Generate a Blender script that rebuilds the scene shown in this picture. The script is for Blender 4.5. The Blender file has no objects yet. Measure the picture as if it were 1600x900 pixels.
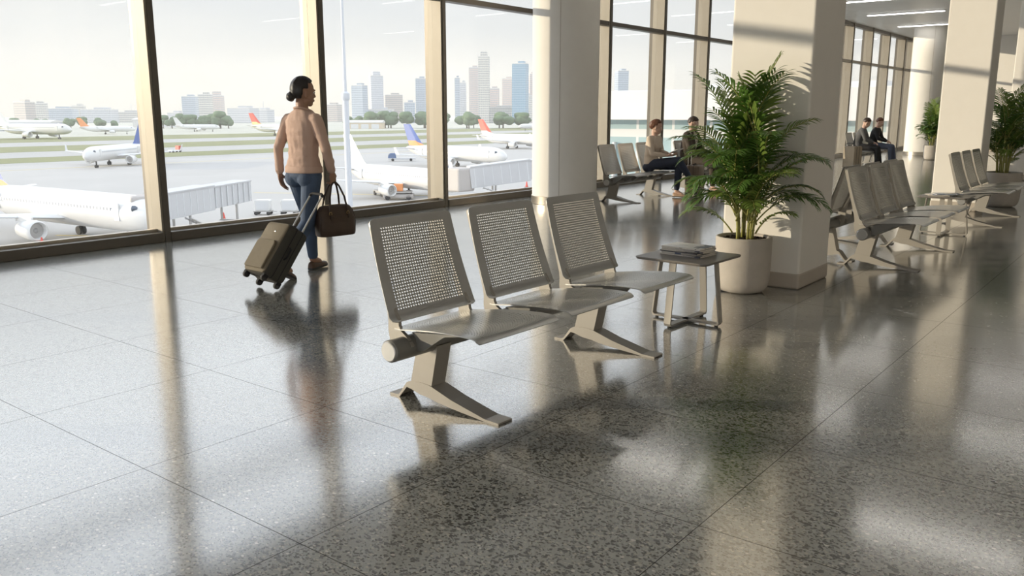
import bpy, bmesh, math, random
from mathutils import Vector, Matrix, noise
R = math.radians
sc = bpy.context.scene
col = sc.collection

# ------------------------------------------------------------------ camera, sky, sun, exposure
HEAD = 38.044
cd = bpy.data.cameras.new('camera'); cam = bpy.data.objects.new('camera', cd); col.objects.link(cam)
cam.location = (0, 0, 1.35)
cam.rotation_euler = (R(90 - 11.584), 0, R(HEAD - 90))
cd.lens = 29.857; cd.sensor_width = 36; cd.clip_start = .05; cd.clip_end = 6000
sc.camera = cam

sc.view_settings.view_transform = 'Standard'
sc.view_settings.look = 'None'
sc.view_settings.gamma = 1
sc.view_settings.use_curve_mapping = False
sc.view_settings.exposure = 0.0
sc.cycles.volume_bounces = 3
sc.cycles.transparent_max_bounces = 24

SUN_AZ, SUN_EL = 126.0, 7.8
SUN_E = 5.2
sd = bpy.data.lights.new('sun', 'SUN'); so = bpy.data.objects.new('sun', sd); col.objects.link(so)
sd.energy = SUN_E; sd.color = (1.0, .84, .63); sd.angle = R(0.6)
sv = Vector((math.cos(R(SUN_AZ)) * math.cos(R(SUN_EL)), math.sin(R(SUN_AZ)) * math.cos(R(SUN_EL)), math.sin(R(SUN_EL))))
so.rotation_euler = sv.to_track_quat('Z', 'Y').to_euler()
so.location = (0, 30, 30)

def world():
    w = bpy.data.worlds.new('sky'); sc.world = w; w.use_nodes = True
    nt = w.node_tree; N = nt.nodes; L = nt.links; N.clear()
    out = N.new('ShaderNodeOutputWorld'); bg = N.new('ShaderNodeBackground')
    tc = N.new('ShaderNodeTexCoord'); sp = N.new('ShaderNodeSeparateXYZ')
    L.new(tc.outputs['Generated'], sp.inputs[0])
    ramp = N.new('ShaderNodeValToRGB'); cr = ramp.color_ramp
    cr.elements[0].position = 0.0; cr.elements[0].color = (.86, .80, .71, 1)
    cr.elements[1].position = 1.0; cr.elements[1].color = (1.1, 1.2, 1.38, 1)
    for p, c in ((.035, (.88, .82, .735)), (.09, (.80, .80, .80)), (.15, (.80, .82, .86)), (.28, (1.85, 1.93, 2.08)), (.6, (2.1, 2.2, 2.42))):  # upper bands raised above the view, added to brighten hall and floor reflections
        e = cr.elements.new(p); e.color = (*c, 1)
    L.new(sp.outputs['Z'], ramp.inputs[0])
    mp = N.new('ShaderNodeMapping'); mp.inputs['Scale'].default_value = (1.6, 1.6, 9)
    L.new(tc.outputs['Generated'], mp.inputs[0])
    nz = N.new('ShaderNodeTexNoise'); nz.inputs['Scale'].default_value = 2.2; nz.inputs['Detail'].default_value = 5
    L.new(mp.outputs[0], nz.inputs[0])
    r2 = N.new('ShaderNodeValToRGB'); r2.color_ramp.elements[0].position = .42; r2.color_ramp.elements[1].position = .72
    L.new(nz.outputs[0], r2.inputs[0])
    ml = N.new('ShaderNodeMath'); ml.operation = 'MULTIPLY'; ml.inputs[1].default_value = .38
    L.new(r2.outputs[0], ml.inputs[0])
    mx = N.new('ShaderNodeMix'); mx.data_type = 'RGBA'
    L.new(ml.outputs[0], mx.inputs[0]); L.new(ramp.outputs[0], mx.inputs[6]); mx.inputs[7].default_value = (1.0, .96, .90, 1)
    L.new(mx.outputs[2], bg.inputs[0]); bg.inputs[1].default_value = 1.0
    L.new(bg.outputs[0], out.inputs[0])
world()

# ------------------------------------------------------------------ helpers
def tag(o, label=None, cat=None, group=None, kind=None):
    if label: o['label'] = label
    if cat: o['category'] = cat
    if group: o['group'] = group
    if kind: o['kind'] = kind
    return o

def empty(name, loc=(0, 0, 0), rz=0, label=None, cat=None, group=None, parent=None):
    o = bpy.data.objects.new(name, None); col.objects.link(o)
    o.location = loc; o.rotation_euler = (0, 0, rz); o.empty_display_size = .1
    if parent: o.parent = parent
    return tag(o, label, cat, group)

def copy_tree(o, parent=None):
    c = o.copy(); col.objects.link(c)
    if parent: c.parent = parent
    for ch in list(o.children): copy_tree(ch, c)
    return c

def frame_of(d, up=Vector((0, 0, 1))):
    d = Vector(d).normalized()
    if abs(d.dot(up)) > .98: up = Vector((0, 1, 0))
    x = d.cross(up).normalized(); y = x.cross(d).normalized()
    return x, y, d

class MB:
    def __init__(s): s.v = []; s.f = []; s.m = []; s.mi = 0
    def add(s, vs, fs):
        b = len(s.v); s.v += [tuple(p) for p in vs]
        s.f += [tuple(i + b for i in f) for f in fs]; s.m += [s.mi] * len(fs); return s
    def box(s, c, d, rot=None):
        hx, hy, hz = d[0] / 2, d[1] / 2, d[2] / 2
        P = [Vector((x, y, z)) for x in (-hx, hx) for y in (-hy, hy) for z in (-hz, hz)]
        if rot is not None: P = [rot @ p for p in P]
        c = Vector(c)
        return s.add([p + c for p in P], [(0, 1, 3, 2), (4, 6, 7, 5), (0, 4, 5, 1), (2, 3, 7, 6), (0, 2, 6, 4), (1, 5, 7, 3)])
    def rings(s, rings, cap=True, closed=False):
        n = len(rings[0]); vs = [p for r in rings for p in r]; fs = []
        m = len(rings)
        for i in range(m if closed else m - 1):
            a, b = i * n, ((i + 1) % m) * n
            for j in range(n):
                k = (j + 1) % n
                fs.append((a + j, a + k, b + k, b + j))
        if cap and not closed:
            fs.append(tuple(reversed(range(n)))); fs.append(tuple(range((m - 1) * n, m * n)))
        return s.add(vs, fs)
    def tube(s, pts, rad, n=10, cap=True, closed=False):
        pts = [Vector(p) for p in pts]
        if not hasattr(rad, '__len__'): rad = [rad] * len(pts)
        rs = []; X = None
        for i, p in enumerate(pts):
            if closed: d = pts[(i + 1) % len(pts)] - pts[i - 1]
            else: d = pts[min(i + 1, len(pts) - 1)] - pts[max(i - 1, 0)]
            d.normalize()
            if X is None: X, Y, _ = frame_of(d)
            else:
                X = (X - d * X.dot(d)).normalized(); Y = d.cross(X).normalized() * -1
                Y = d.cross(X)
            Yv = d.cross(X)
            rs.append([p + (X * math.cos(2 * math.pi * k / n) + Yv * math.sin(2 * math.pi * k / n)) * rad[i] for k in range(n)])
        return s.rings(rs, cap, closed)
    def lathe(s, prof, n=32, c=(0, 0, 0), cap=True):
        c = Vector(c)
        return s.rings([[c + Vector((r * math.cos(2 * math.pi * k / n), r * math.sin(2 * math.pi * k / n), z)) for k in range(n)] for r, z in prof], cap)
    def prism(s, poly, a, b, axis='x'):
        """polygon extruded between a and b along an axis; poly given in the two other axes"""
        n = len(poly)
        def P(u, v, t):
            return {'x': (t, u, v), 'y': (u, t, v), 'z': (u, v, t)}[axis]
        vs = [P(u, v, a) for u, v in poly] + [P(u, v, b) for u, v in poly]
        fs = [(i, (i + 1) % n, n + (i + 1) % n, n + i) for i in range(n)]
        fs += [tuple(reversed(range(n))), tuple(range(n, 2 * n))]
        return s.add(vs, fs)
    def ell(s, c, r, M=None, nu=18, nv=12, fn=None):
        c = Vector(c); rs = []
        for i in range(1, nv):
            th = math.pi * i / nv
            ring = []
            for k in range(nu):
                ph = 2 * math.pi * k / nu
                d = Vector((math.sin(th) * math.cos(ph), math.sin(th) * math.sin(ph), math.cos(th)))
                q = Vector((d.x * r[0], d.y * r[1], d.z * r[2]))
                if fn: q = q * fn(d)
                ring.append(c + (M @ q if M else q))
            rs.append(ring)
        top = Vector((0, 0, r[2])) * (fn(Vector((0, 0, 1))) if fn else 1)
        bot = Vector((0, 0, -r[2])) * (fn(Vector((0, 0, -1))) if fn else 1)
        if M: top = M @ top; bot = M @ bot
        s.rings(list(reversed(rs)), cap=False)
        b = len(s.v); n = (nv - 1) * nu
        s.v += [tuple(c + bot), tuple(c + top)]
        base = b - n
        for k in range(nu):
            s.f.append((base + (k + 1) % nu, base + k, b)); s.m.append(s.mi)
            s.f.append((base + n - nu + k, base + n - nu + (k + 1) % nu, b + 1)); s.m.append(s.mi)
        return s
    def capsule(s, a, b, ra, rb, n=14):
        a = Vector(a); b = Vector(b)
        s.tube([a, b], [ra, rb], n)
        s.ell(a, (ra,) * 3, nu=n, nv=8); s.ell(b, (rb,) * 3, nu=n, nv=8); return s
    def chain(s, pts, rad, n=14):
        for i in range(len(pts) - 1): s.capsule(pts[i], pts[i + 1], rad[i], rad[i + 1], n)
        return s
    def mesh(s, name, mats, smooth=False):
        me = bpy.data.meshes.new(name); me.from_pydata(s.v, [], s.f)
        if not isinstance(mats, (list, tuple)): mats = [mats]
        for m in mats: me.materials.append(m)
        if len(mats) > 1: me.polygons.foreach_set('material_index', s.m)
        bm = bmesh.new(); bm.from_mesh(me); bmesh.ops.recalc_face_normals(bm, faces=bm.faces); bm.to_mesh(me); bm.free()
        if smooth: me.polygons.foreach_set('use_smooth', [True] * len(me.polygons))
        me.update(); return me
    def build(s, name, mats, parent=None, smooth=False, bevel=0, seg=2, loc=None, rz=None, kind=None, auto=None):
        o = bpy.data.objects.new(name, s.mesh(name, mats, smooth or auto is not None)); col.objects.link(o)
        if parent: o.parent = parent
        if loc is not None: o.location = loc
        if rz is not None: o.rotation_euler = (0, 0, rz)
        if kind: o['kind'] = kind
        if bevel:
            b = o.modifiers.new('edge', 'BEVEL'); b.width = bevel; b.segments = seg; b.limit_method = 'ANGLE'; b.angle_limit = R(35)
        if auto is not None and not smooth:
            o.data.set_sharp_from_angle(angle=R(auto))
        return o

def fuse(mb, voxel, smooth=4, name='fused', mat=None):
    """one continuous skin around overlapping volumes"""
    o = bpy.data.objects.new(name, mb.mesh(name, mat)); col.objects.link(o)
    r = o.modifiers.new('r', 'REMESH'); r.mode = 'VOXEL'; r.voxel_size = voxel; r.use_smooth_shade = True
    if smooth:
        sm = o.modifiers.new('s', 'SMOOTH'); sm.factor = .5; sm.iterations = smooth
    dg = bpy.context.evaluated_depsgraph_get(); dg.update()
    me = bpy.data.meshes.new_from_object(o.evaluated_get(dg), depsgraph=dg)
    me.name = name
    if mat and not me.materials: me.materials.append(mat)
    me.polygons.foreach_set('use_smooth', [True] * len(me.polygons))
    bpy.data.objects.remove(o)
    return me

def obj_of(me, name, parent=None):
    o = bpy.data.objects.new(name, me); col.objects.link(o)
    if parent: o.parent = parent
    return o

# ------------------------------------------------------------------ materials
def mat(name, c, rough=.5, metal=0., spec=.5, var=.08, scale=6., bump=0., bscale=40., coat=0., trans=0., sss=0.):
    m = bpy.data.materials.new(name); m.use_nodes = True
    nt = m.node_tree; N = nt.nodes; L = nt.links
    b = N['Principled BSDF']
    b.inputs['Roughness'].default_value = rough; b.inputs['Metallic'].default_value = metal
    b.inputs['Specular IOR Level'].default_value = spec; b.inputs['Coat Weight'].default_value = coat
    if sss:
        b.inputs['Subsurface Weight'].default_value = sss; b.inputs['Subsurface Radius'].default_value = (.02, .008, .004); b.inputs['Subsurface Scale'].default_value = .3
    tc = N.new('ShaderNodeTexCoord')
    nz = N.new('ShaderNodeTexNoise'); nz.inputs['Scale'].default_value = scale; nz.inputs['Detail'].default_value = 4
    L.new(tc.outputs['Object'], nz.inputs[0])
    mx = N.new('ShaderNodeMix'); mx.data_type = 'RGBA'
    L.new(nz.outputs[0], mx.inputs[0])
    mx.inputs[6].default_value = (*[max(0, x * (1 - var)) for x in c], 1); mx.inputs[7].default_value = (*[min(1, x * (1 + var)) for x in c], 1)
    L.new(mx.outputs[2], b.inputs['Base Color'])
    if bump:
        n2 = N.new('ShaderNodeTexNoise'); n2.inputs['Scale'].default_value = bscale; n2.inputs['Detail'].default_value = 3
        L.new(tc.outputs['Object'], n2.inputs[0])
        bp = N.new('ShaderNodeBump'); bp.inputs['Strength'].default_value = bump; bp.inputs['Distance'].default_value = .01
        L.new(n2.outputs[0], bp.inputs['Height']); L.new(bp.outputs[0], b.inputs['Normal'])
    if trans:
        out = N['Material Output']; tr = N.new('ShaderNodeBsdfTranslucent'); L.new(mx.outputs[2], tr.inputs[0])
        ms = N.new('ShaderNodeMixShader'); ms.inputs[0].default_value = trans
        L.new(b.outputs[0], ms.inputs[1]); L.new(tr.outputs[0], ms.inputs[2]); L.new(ms.outputs[0], out.inputs[0])
    return m

def glass_mat(name, tint=(.95, .965, .965), ior=1.25, rough=0.0):
    m = bpy.data.materials.new(name); m.use_nodes = True
    nt = m.node_tree; N = nt.nodes; L = nt.links; N.clear()
    out = N.new('ShaderNodeOutputMaterial'); t = N.new('ShaderNodeBsdfTransparent'); g = N.new('ShaderNodeBsdfGlossy')
    t.inputs[0].default_value = (*tint, 1); g.inputs['Roughness'].default_value = rough
    lw = N.new('ShaderNodeLayerWeight'); lw.inputs[0].default_value = .5
    pw = N.new('ShaderNodeMath'); pw.operation = 'POWER'; pw.inputs[1].default_value = 4.5; L.new(lw.outputs['Facing'], pw.inputs[0])
    fr = N.new('ShaderNodeMath'); fr.operation = 'MULTIPLY_ADD'; fr.inputs[1].default_value = .45; fr.inputs[2].default_value = .012; L.new(pw.outputs[0], fr.inputs[0])
    ms = N.new('ShaderNodeMixShader'); L.new(fr.outputs[0], ms.inputs[0]); L.new(t.outputs[0], ms.inputs[1]); L.new(g.outputs[0], ms.inputs[2])
    L.new(ms.outputs[0], out.inputs[0]); return m

def emit_mat(name, c, e):
    m = bpy.data.materials.new(name); m.use_nodes = True
    b = m.node_tree.nodes['Principled BSDF']; b.inputs['Base Color'].default_value = (.9, .9, .9, 1)
    b.inputs['Emission Color'].default_value = (*c, 1); b.inputs['Emission Strength'].default_value = e
    return m

def facade_mat(name, wall, glass, fh=3.6, wf=.55, bw=3.0, vf=.75, rough=.4):
    """wall with rows of windows: storeys of height fh, bays of width bw, in the building's own coordinates"""
    m = bpy.data.materials.new(name); m.use_nodes = True
    nt = m.node_tree; N = nt.nodes; L = nt.links; b = N['Principled BSDF']; b.inputs['Roughness'].default_value = rough
    tc = N.new('ShaderNodeTexCoord'); sp = N.new('ShaderNodeSeparateXYZ'); L.new(tc.outputs['Object'], sp.inputs[0])
    def M(op, a, bb):
        n = N.new('ShaderNodeMath'); n.operation = op
        for i, x in enumerate((a, bb)):
            if isinstance(x, (int, float)): n.inputs[i].default_value = x
            else: L.new(x, n.inputs[i])
        return n.outputs[0]
    fz = M('FRACT', M('DIVIDE', sp.outputs[2], fh), 0); wz = M('LESS_THAN', fz, wf)
    xy = M('ADD', sp.outputs[0], sp.outputs[1]); fx = M('FRACT', M('DIVIDE', xy, bw), 0); wx = M('LESS_THAN', fx, vf)
    msk = M('MULTIPLY', wz, wx)
    mx = N.new('ShaderNodeMix'); mx.data_type = 'RGBA'; L.new(msk, mx.inputs[0])
    mx.inputs[6].default_value = (*wall, 1); mx.inputs[7].default_value = (*glass, 1)
    L.new(mx.outputs[2], b.inputs['Base Color']); return m

def floor_mat():
    m = bpy.data.materials.new('terrazzo'); m.use_nodes = True
    nt = m.node_tree; N = nt.nodes; L = nt.links; N.clear()
    out = N.new('ShaderNodeOutputMaterial')
    tc = N.new('ShaderNodeTexCoord'); co = tc.outputs['Object']
    def M(op, a, bb=0., cc=0.):
        n = N.new('ShaderNodeMath'); n.operation = op
        for i, x in enumerate((a, bb, cc)):
            if isinstance(x, (int, float)): n.inputs[i].default_value = x
            else: L.new(x, n.inputs[i])
        return n.outputs[0]
    def mixc(f, a, b):
        n = N.new('ShaderNodeMix'); n.data_type = 'RGBA'
        if isinstance(f, float): n.inputs[0].default_value = f
        else: L.new(f, n.inputs[0])
        for i, x in ((6, a), (7, b)):
            if isinstance(x, tuple): n.inputs[i].default_value = (*x, 1)
            else: L.new(x, n.inputs[i])
        return n.outputs[2]
    nz = N.new('ShaderNodeTexNoise'); nz.inputs['Scale'].default_value = 110; nz.inputs['Detail'].default_value = 5; nz.inputs['Roughness'].default_value = .7
    L.new(co, nz.inputs[0])
    base = mixc(nz.outputs[0], (.17, .176, .166), (.36, .368, .345))
    big = N.new('ShaderNodeTexNoise'); big.inputs['Scale'].default_value = .8; L.new(co, big.inputs[0])
    def chips(scale, thr, r0, r1, colr, cur, rnd=.9):
        v = N.new('ShaderNodeTexVoronoi'); v.inputs['Scale'].default_value = scale; v.inputs['Randomness'].default_value = rnd
        mp = N.new('ShaderNodeMapping'); mp.inputs['Rotation'].default_value = (0, 0, scale); mp.inputs['Scale'].default_value = (1, .72, 1)
        wob = N.new('ShaderNodeTexNoise'); wob.inputs['Scale'].default_value = scale * 1.3; L.new(co, wob.inputs[0])
        ad = N.new('ShaderNodeMix'); ad.data_type = 'VECTOR'; ad.inputs[0].default_value = .5 / scale
        L.new(co, ad.inputs[4]); L.new(wob.outputs['Color'], ad.inputs[5])
        L.new(ad.outputs[1], mp.inputs[0]); L.new(mp.outputs[0], v.inputs['Vector'])
        s = N.new('ShaderNodeSeparateColor'); L.new(v.outputs['Color'], s.inputs[0])
        inr = M('MULTIPLY', M('GREATER_THAN', s.outputs[0], r0), M('LESS_THAN', s.outputs[0], r1))
        d = M('LESS_THAN', v.outputs['Distance'], M('MULTIPLY', M('ADD', s.outputs[1], .45), thr))
        return mixc(M('MULTIPLY', inr, d), cur, colr)
    c = chips(85, .50, 0., .36, (.010, .011, .011), base)
    c = chips(150, .52, .0, .34, (.026, .026, .025), c)
    c = chips(120, .42, .55, .78, (.36, .345, .30), c)
    c = chips(70, .30, .93, 1., (.46, .44, .40), c)
    sp = N.new('ShaderNodeSeparateXYZ'); L.new(co, sp.inputs[0])
    def joint(x, off, per, w):
        fx = M('FRACT', M('DIVIDE', M('SUBTRACT', x, off), per))
        dd = M('ABSOLUTE', M('SUBTRACT', fx, .5))
        return M('GREATER_THAN', dd, .5 - w / per)
    j = M('MAXIMUM', joint(sp.outputs[0], 1.553, .9, .0016), joint(sp.outputs[1], 2.08, .955, .0016))
    c = mixc(j, c, (.035, .033, .03))
    df = N.new('ShaderNodeBsdfDiffuse'); L.new(c, df.inputs[0])
    gl = N.new('ShaderNodeBsdfGlossy'); gl.inputs[0].default_value = (1, .99, .97, 1)
    rr = M('MULTIPLY_ADD', big.outputs[0], .05, .115)
    L.new(rr, gl.inputs['Roughness'])
    gl.distribution = 'MULTI_GGX'
    lw = N.new('ShaderNodeLayerWeight'); lw.inputs[0].default_value = .5
    fr = M('MULTIPLY_ADD', M('POWER', lw.outputs['Facing'], 2.0), .52, .20)
    fac = M('MULTIPLY', fr, M('SUBTRACT', 1.0, M('MULTIPLY', j, .7)))
    ms = N.new('ShaderNodeMixShader'); L.new(fac, ms.inputs[0]); L.new(df.outputs[0], ms.inputs[1]); L.new(gl.outputs[0], ms.inputs[2])
    L.new(ms.outputs[0], out.inputs[0]); return m

M_floor = floor_mat()
M_plaster = mat('warm_plaster', (.74, .71, .655), .75, var=.03, bump=.05, bscale=120)
M_skirt = mat('taupe_skirting', (.42, .37, .31), .45, var=.05)
M_ceil = mat('ceiling_panel', (.62, .61, .595), .4, var=.03, scale=1.5)
M_mull = mat('bronze_anodised', (.28, .25, .20), .5, metal=.2, var=.05)
M_mulld = mat('dark_bronze', (.13, .115, .095), .4, metal=.4, var=.08)
M_glass = glass_mat('clear_glazing')
M_brush = mat('brushed_steel', (.55, .50, .43), .28, metal=.9, var=.1, scale=30)
M_bench = mat('silver_grey_steel', (.50, .495, .475), .30, metal=.65, var=.05, bump=.02, bscale=300)
M_benchd = mat('beam_grey_steel', (.22, .215, .20), .38, metal=.3, var=.06)
M_tan = mat('champagne_steel', (.36, .335, .295), .40, metal=.3, var=.05)
M_top = mat('taupe_table_top', (.17, .155, .14), .32, var=.1, scale=20)
M_pot = mat('cast_concrete', (.44, .40, .35), .8, var=.16, scale=9, bump=.12, bscale=90)
M_soil = mat('bark_soil', (.045, .028, .018), .95, var=.6, scale=60, bump=.8, bscale=90)
M_cane = mat('palm_cane', (.30, .29, .08), .5, var=.3, scale=14)
M_leaf = mat('palm_leaf', (.085, .17, .032), .30, var=.35, scale=5, trans=.22)
M_leaf2 = mat('palm_leaf_light', (.17, .25, .05), .32, var=.35, scale=5, trans=.3)

# ------------------------------------------------------------------ the hall
YW = 8.55       # front plane of the glazing
ZC = 4.12       # ceiling
X0, X1, Y0 = -9.0, 36.0, -10.0

MB().box(((X0 + X1) / 2, (Y0 + 8.9) / 2, -.1), (X1 - X0, 8.9 - Y0, .2)).build('floor', M_floor, kind='structure')
# floor texture uses object coordinates: keep the object's origin at the world origin
MB().box(((X0 + X1) / 2, (Y0 + 8.9) / 2, ZC + .15), (X1 - X0, 8.9 - Y0, .3)).build('ceiling', M_ceil, kind='structure')
MB().box((X1 + .1, (Y0 + 8.9) / 2, ZC / 2), (.2, 8.9 - Y0, ZC)).build('wall_end', M_plaster, kind='structure')
MB().box(((X0 + X1) / 2, Y0 - .1, ZC / 2), (X1 - X0, .2, ZC)).build('wall_back', M_plaster, kind='structure')
MB().box((X1 - .012, (Y0 + 8.0) / 2, .07), (.024, 8.0 - Y0, .14)).build('baseboard_end', M_skirt, kind='structure')
# slab edge below the hall (outside face of the building)
MB().box(((X0 + X1) / 2, 8.95, -6.6), (X1 - X0, .1, 13.0)).build('wall_outside', M_plaster, kind='structure')

mulls = [-8.4, -6.2, -4.3, -2.15, .45, 2.65, 4.87, 7.10, 9.33, 12.02, 13.86, 15.94, 17.96] + [17.96 + 2.05 * i for i in range(1, 9)]
mulls.append(35.75)
for i, x in enumerate(mulls):
    b = MB()
    b.box((x, YW + .13, ZC / 2), (.09, .26, ZC))
    b.build('trim_%d' % (i + 1), M_mull, kind='structure', bevel=.004)
    c = MB()
    c.box((x + .012, YW - .006, ZC / 2), (.066, .014, ZC)); c.box((x, YW + .30, ZC / 2), (.05, .08, ZC))  # front strip's dark colour paints in the shade on the mullion's hall face
    c.build('trim_shade_cap_%d' % (i + 1), M_mulld, kind='structure')
for i in range(len(mulls) - 1):
    a, b_ = mulls[i] + .045, mulls[i + 1] - .045
    fr = MB()
    fr.box(((a + b_) / 2, YW + .09, .05), (b_ - a, .24, .10))          # bottom rail
    fr.box(((a + b_) / 2, YW + .09, 2.97), (b_ - a, .16, .075))        # transom
    fr.box(((a + b_) / 2, YW + .09, ZC - .05), (b_ - a, .16, .10))
    w = fr.build('window_%d' % (i + 1), M_mulld, kind='structure', bevel=.004)
    gp = MB(); gp.box(((a + b_) / 2, YW + .17, 1.535), (b_ - a, .012, 2.80)); gp.build('lower_pane', M_glass, w)
    gp = MB(); gp.box(((a + b_) / 2, YW + .17, 3.51), (b_ - a, .012, 1.03)); gp.build('upper_pane', M_glass, w)
    br = MB(); br.box(((a + b_) / 2, YW + .13, .115), (b_ - a, .06, .03)); br.build('glazing_bead', M_brush, w)

# round columns by the glass, square pillars down the hall
def round_column(x, y, r, name):
    b = MB(); b.lathe([(r, 0), (r, ZC)], 64, (x, y, 0)); o = b.build(name, M_plaster, kind='structure', auto=40)
    k = MB(); k.lathe([(r + .004, 0), (r + .012, .004), (r + .012, .12), (r + .004, .125)], 64, (x, y, 0)); k.build('steel_skirting', M_brush, o, auto=40)
    g = MB()
    for a in (205, 25, 115, 295): 
        g.box((x + math.cos(R(a)) * r, y + math.sin(R(a)) * r, ZC / 2 + .06), (.006, .006, ZC - .12), Matrix.Rotation(R(a), 3, 'Z'))
    g.build('panel_seam', M_skirt, o)
round_column(10.9, 7.5, .50, 'column_1')
round_column(31.0, 6.95, .52, 'column_2')
def pillar(x0, x1, y0, y1, name):
    b = MB(); b.box(((x0 + x1) / 2, (y0 + y1) / 2, ZC / 2), (x1 - x0, y1 - y0, ZC)); o = b.build(name, M_plaster, kind='structure', bevel=.02, seg=3)
    k = MB(); k.box(((x0 + x1) / 2, (y0 + y1) / 2, .065), (x1 - x0 + .012, y1 - y0 + .012, .13)); k.build('skirting', M_skirt, o, bevel=.02, seg=3)
pillar(6.5, 7.18, 2.25, 2.90, 'pillar_1')
pillar(13.42, 13.97, 2.215, 2.81, 'pillar_2')
pillar(20.4, 21.05, 2.25, 2.95, 'pillar_3')
pillar(27.2, 27.85, 2.25, 2.95, 'pillar_4')

# linear ceiling lamps
M_lamp = emit_mat('lamp_diffuser', (1., .97, .92), 8.0)
M_case = mat('lamp_casing', (.8, .79, .77), .4, var=.02)
def lamp(x, yc, ln, label):
    t = empty('ceiling_lamp', (x, yc, ZC), 0, label, 'lamp', 'linear lamps in the ceiling')
    b = MB(); b.box((0, 0, -.012), (.17, ln + .04, .024)); b.build('casing', M_case, t)
    d = MB(); d.box((0, 0, -.03), (.13, ln, .014)); d.build('diffuser', M_lamp, t)
LX = [(11.3, 5.7), (15.5, 5.2), (19.4, 5.6), (22.8, 6.4), (26.2, 6.6), (30.1, 6.75), (34.2, 6.9)]
for i, (x, y) in enumerate(LX):
    lab = 'white linear ceiling lamp of the window row, reflected in the polished floor'
    if x == 26.2: lab = 'longest looking white linear lamp, first of three under the far ceiling'
    if x == 30.1: lab = 'white linear lamp on the far ceiling, second of the visible three'
    if x == 34.2: lab = 'shortest looking white linear lamp on the far ceiling near the end wall'
    lamp(x, y, 2.0, lab)
for x in (3.0, 7.2, 11.35, 15.75, 19.3, 23.2, 27.2, 31.2):
    lamp(x, 1.9, 2.0, 'white linear ceiling lamp of the aisle row beyond the pillars')
for x in (1.5, 6.5, 11.5, 16.5, 21.5):
    lamp(x, -4.0, 2.0, 'white linear ceiling lamp of the row by the back wall')
HAZE = .0002
# ------------------------------------------------------------------ the airfield outside
G = -13.15
M_apron = mat('apron_concrete', (.44, .43, .415), .8, var=.10, scale=.06)
M_taxi = mat('runway_asphalt', (.40, .395, .385), .85, var=.08, scale=.03)
M_grass = mat('airfield_grass', (.22, .23, .11), .95, var=.25, scale=.08)
M_land = mat('far_land', (.46, .46, .40), .95, var=.2, scale=.01)
M_white = mat('aircraft_white', (.70, .70, .69), .3, var=.02, coat=.3)
M_wing = mat('wing_grey', (.66, .67, .68), .35, var=.03)
M_navy = mat('tail_blue', (.07, .13, .38), .4, var=.1)
M_red = mat('signal_red', (.65, .10, .07), .45, var=.1)
M_orange = mat('tail_orange', (.80, .32, .12), .45, var=.1)
M_darkgl = mat('dark_glass', (.10, .12, .15), .15, var=.05)
M_metal = mat('engine_metal', (.45, .44, .43), .35, metal=.6, var=.05)
M_rubber = mat('tyre_rubber', (.04, .04, .04), .8, var=.1)
M_paint = mat('line_paint', (.75, .62, .30), .8, var=.1)
M_bridge = mat('bridge_panel', (.55, .55, .56), .5, var=.04, scale=1.)
M_bridged = mat('bridge_cab', (.45, .42, .40), .6, var=.1)
M_blue2 = mat('vehicle_blue', (.12, .18, .32), .5, var=.1)

MB().box((1500, 2010, G - .5), (9000, 4000, 1)).build('ground', M_land, kind='structure')
def strip(name, y0, y1, z, m, kind='structure', x0=-400, x1=1500):
    MB().box(((x0 + x1) / 2, (y0 + y1) / 2, G + z), (x1 - x0, y1 - y0, .04)).build(name, m, kind=kind)
strip('apron_ground', 9.2, 262, .02, M_apron)
strip('taxiway_road', 262, 475, .03, M_taxi)
tag(bpy.data.objects['taxiway_road'])
for nm, y0, y1 in (('grass', 274, 306), ('grass', 352, 412), ('grass', 470, 560)):
    o = MB().box((550, (y0 + y1) / 2, G + .07), (1900, y1 - y0, .05)).build(nm, M_grass, kind='stuff')
    tag(o, 'mown green grass strip between the taxiways', 'grass')
b = MB()
b.box((55, 92, G + .06), (34, .5, .02), Matrix.Rotation(R(-60), 3, 'Z')); b.box((110, 110, G + .06), (60, .5, .02), Matrix.Rotation(R(-62), 3, 'Z')); b.box((120, 240, G + .06), (300, .6, .02))
b.build('ground_marking', M_paint, kind='structure')

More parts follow.
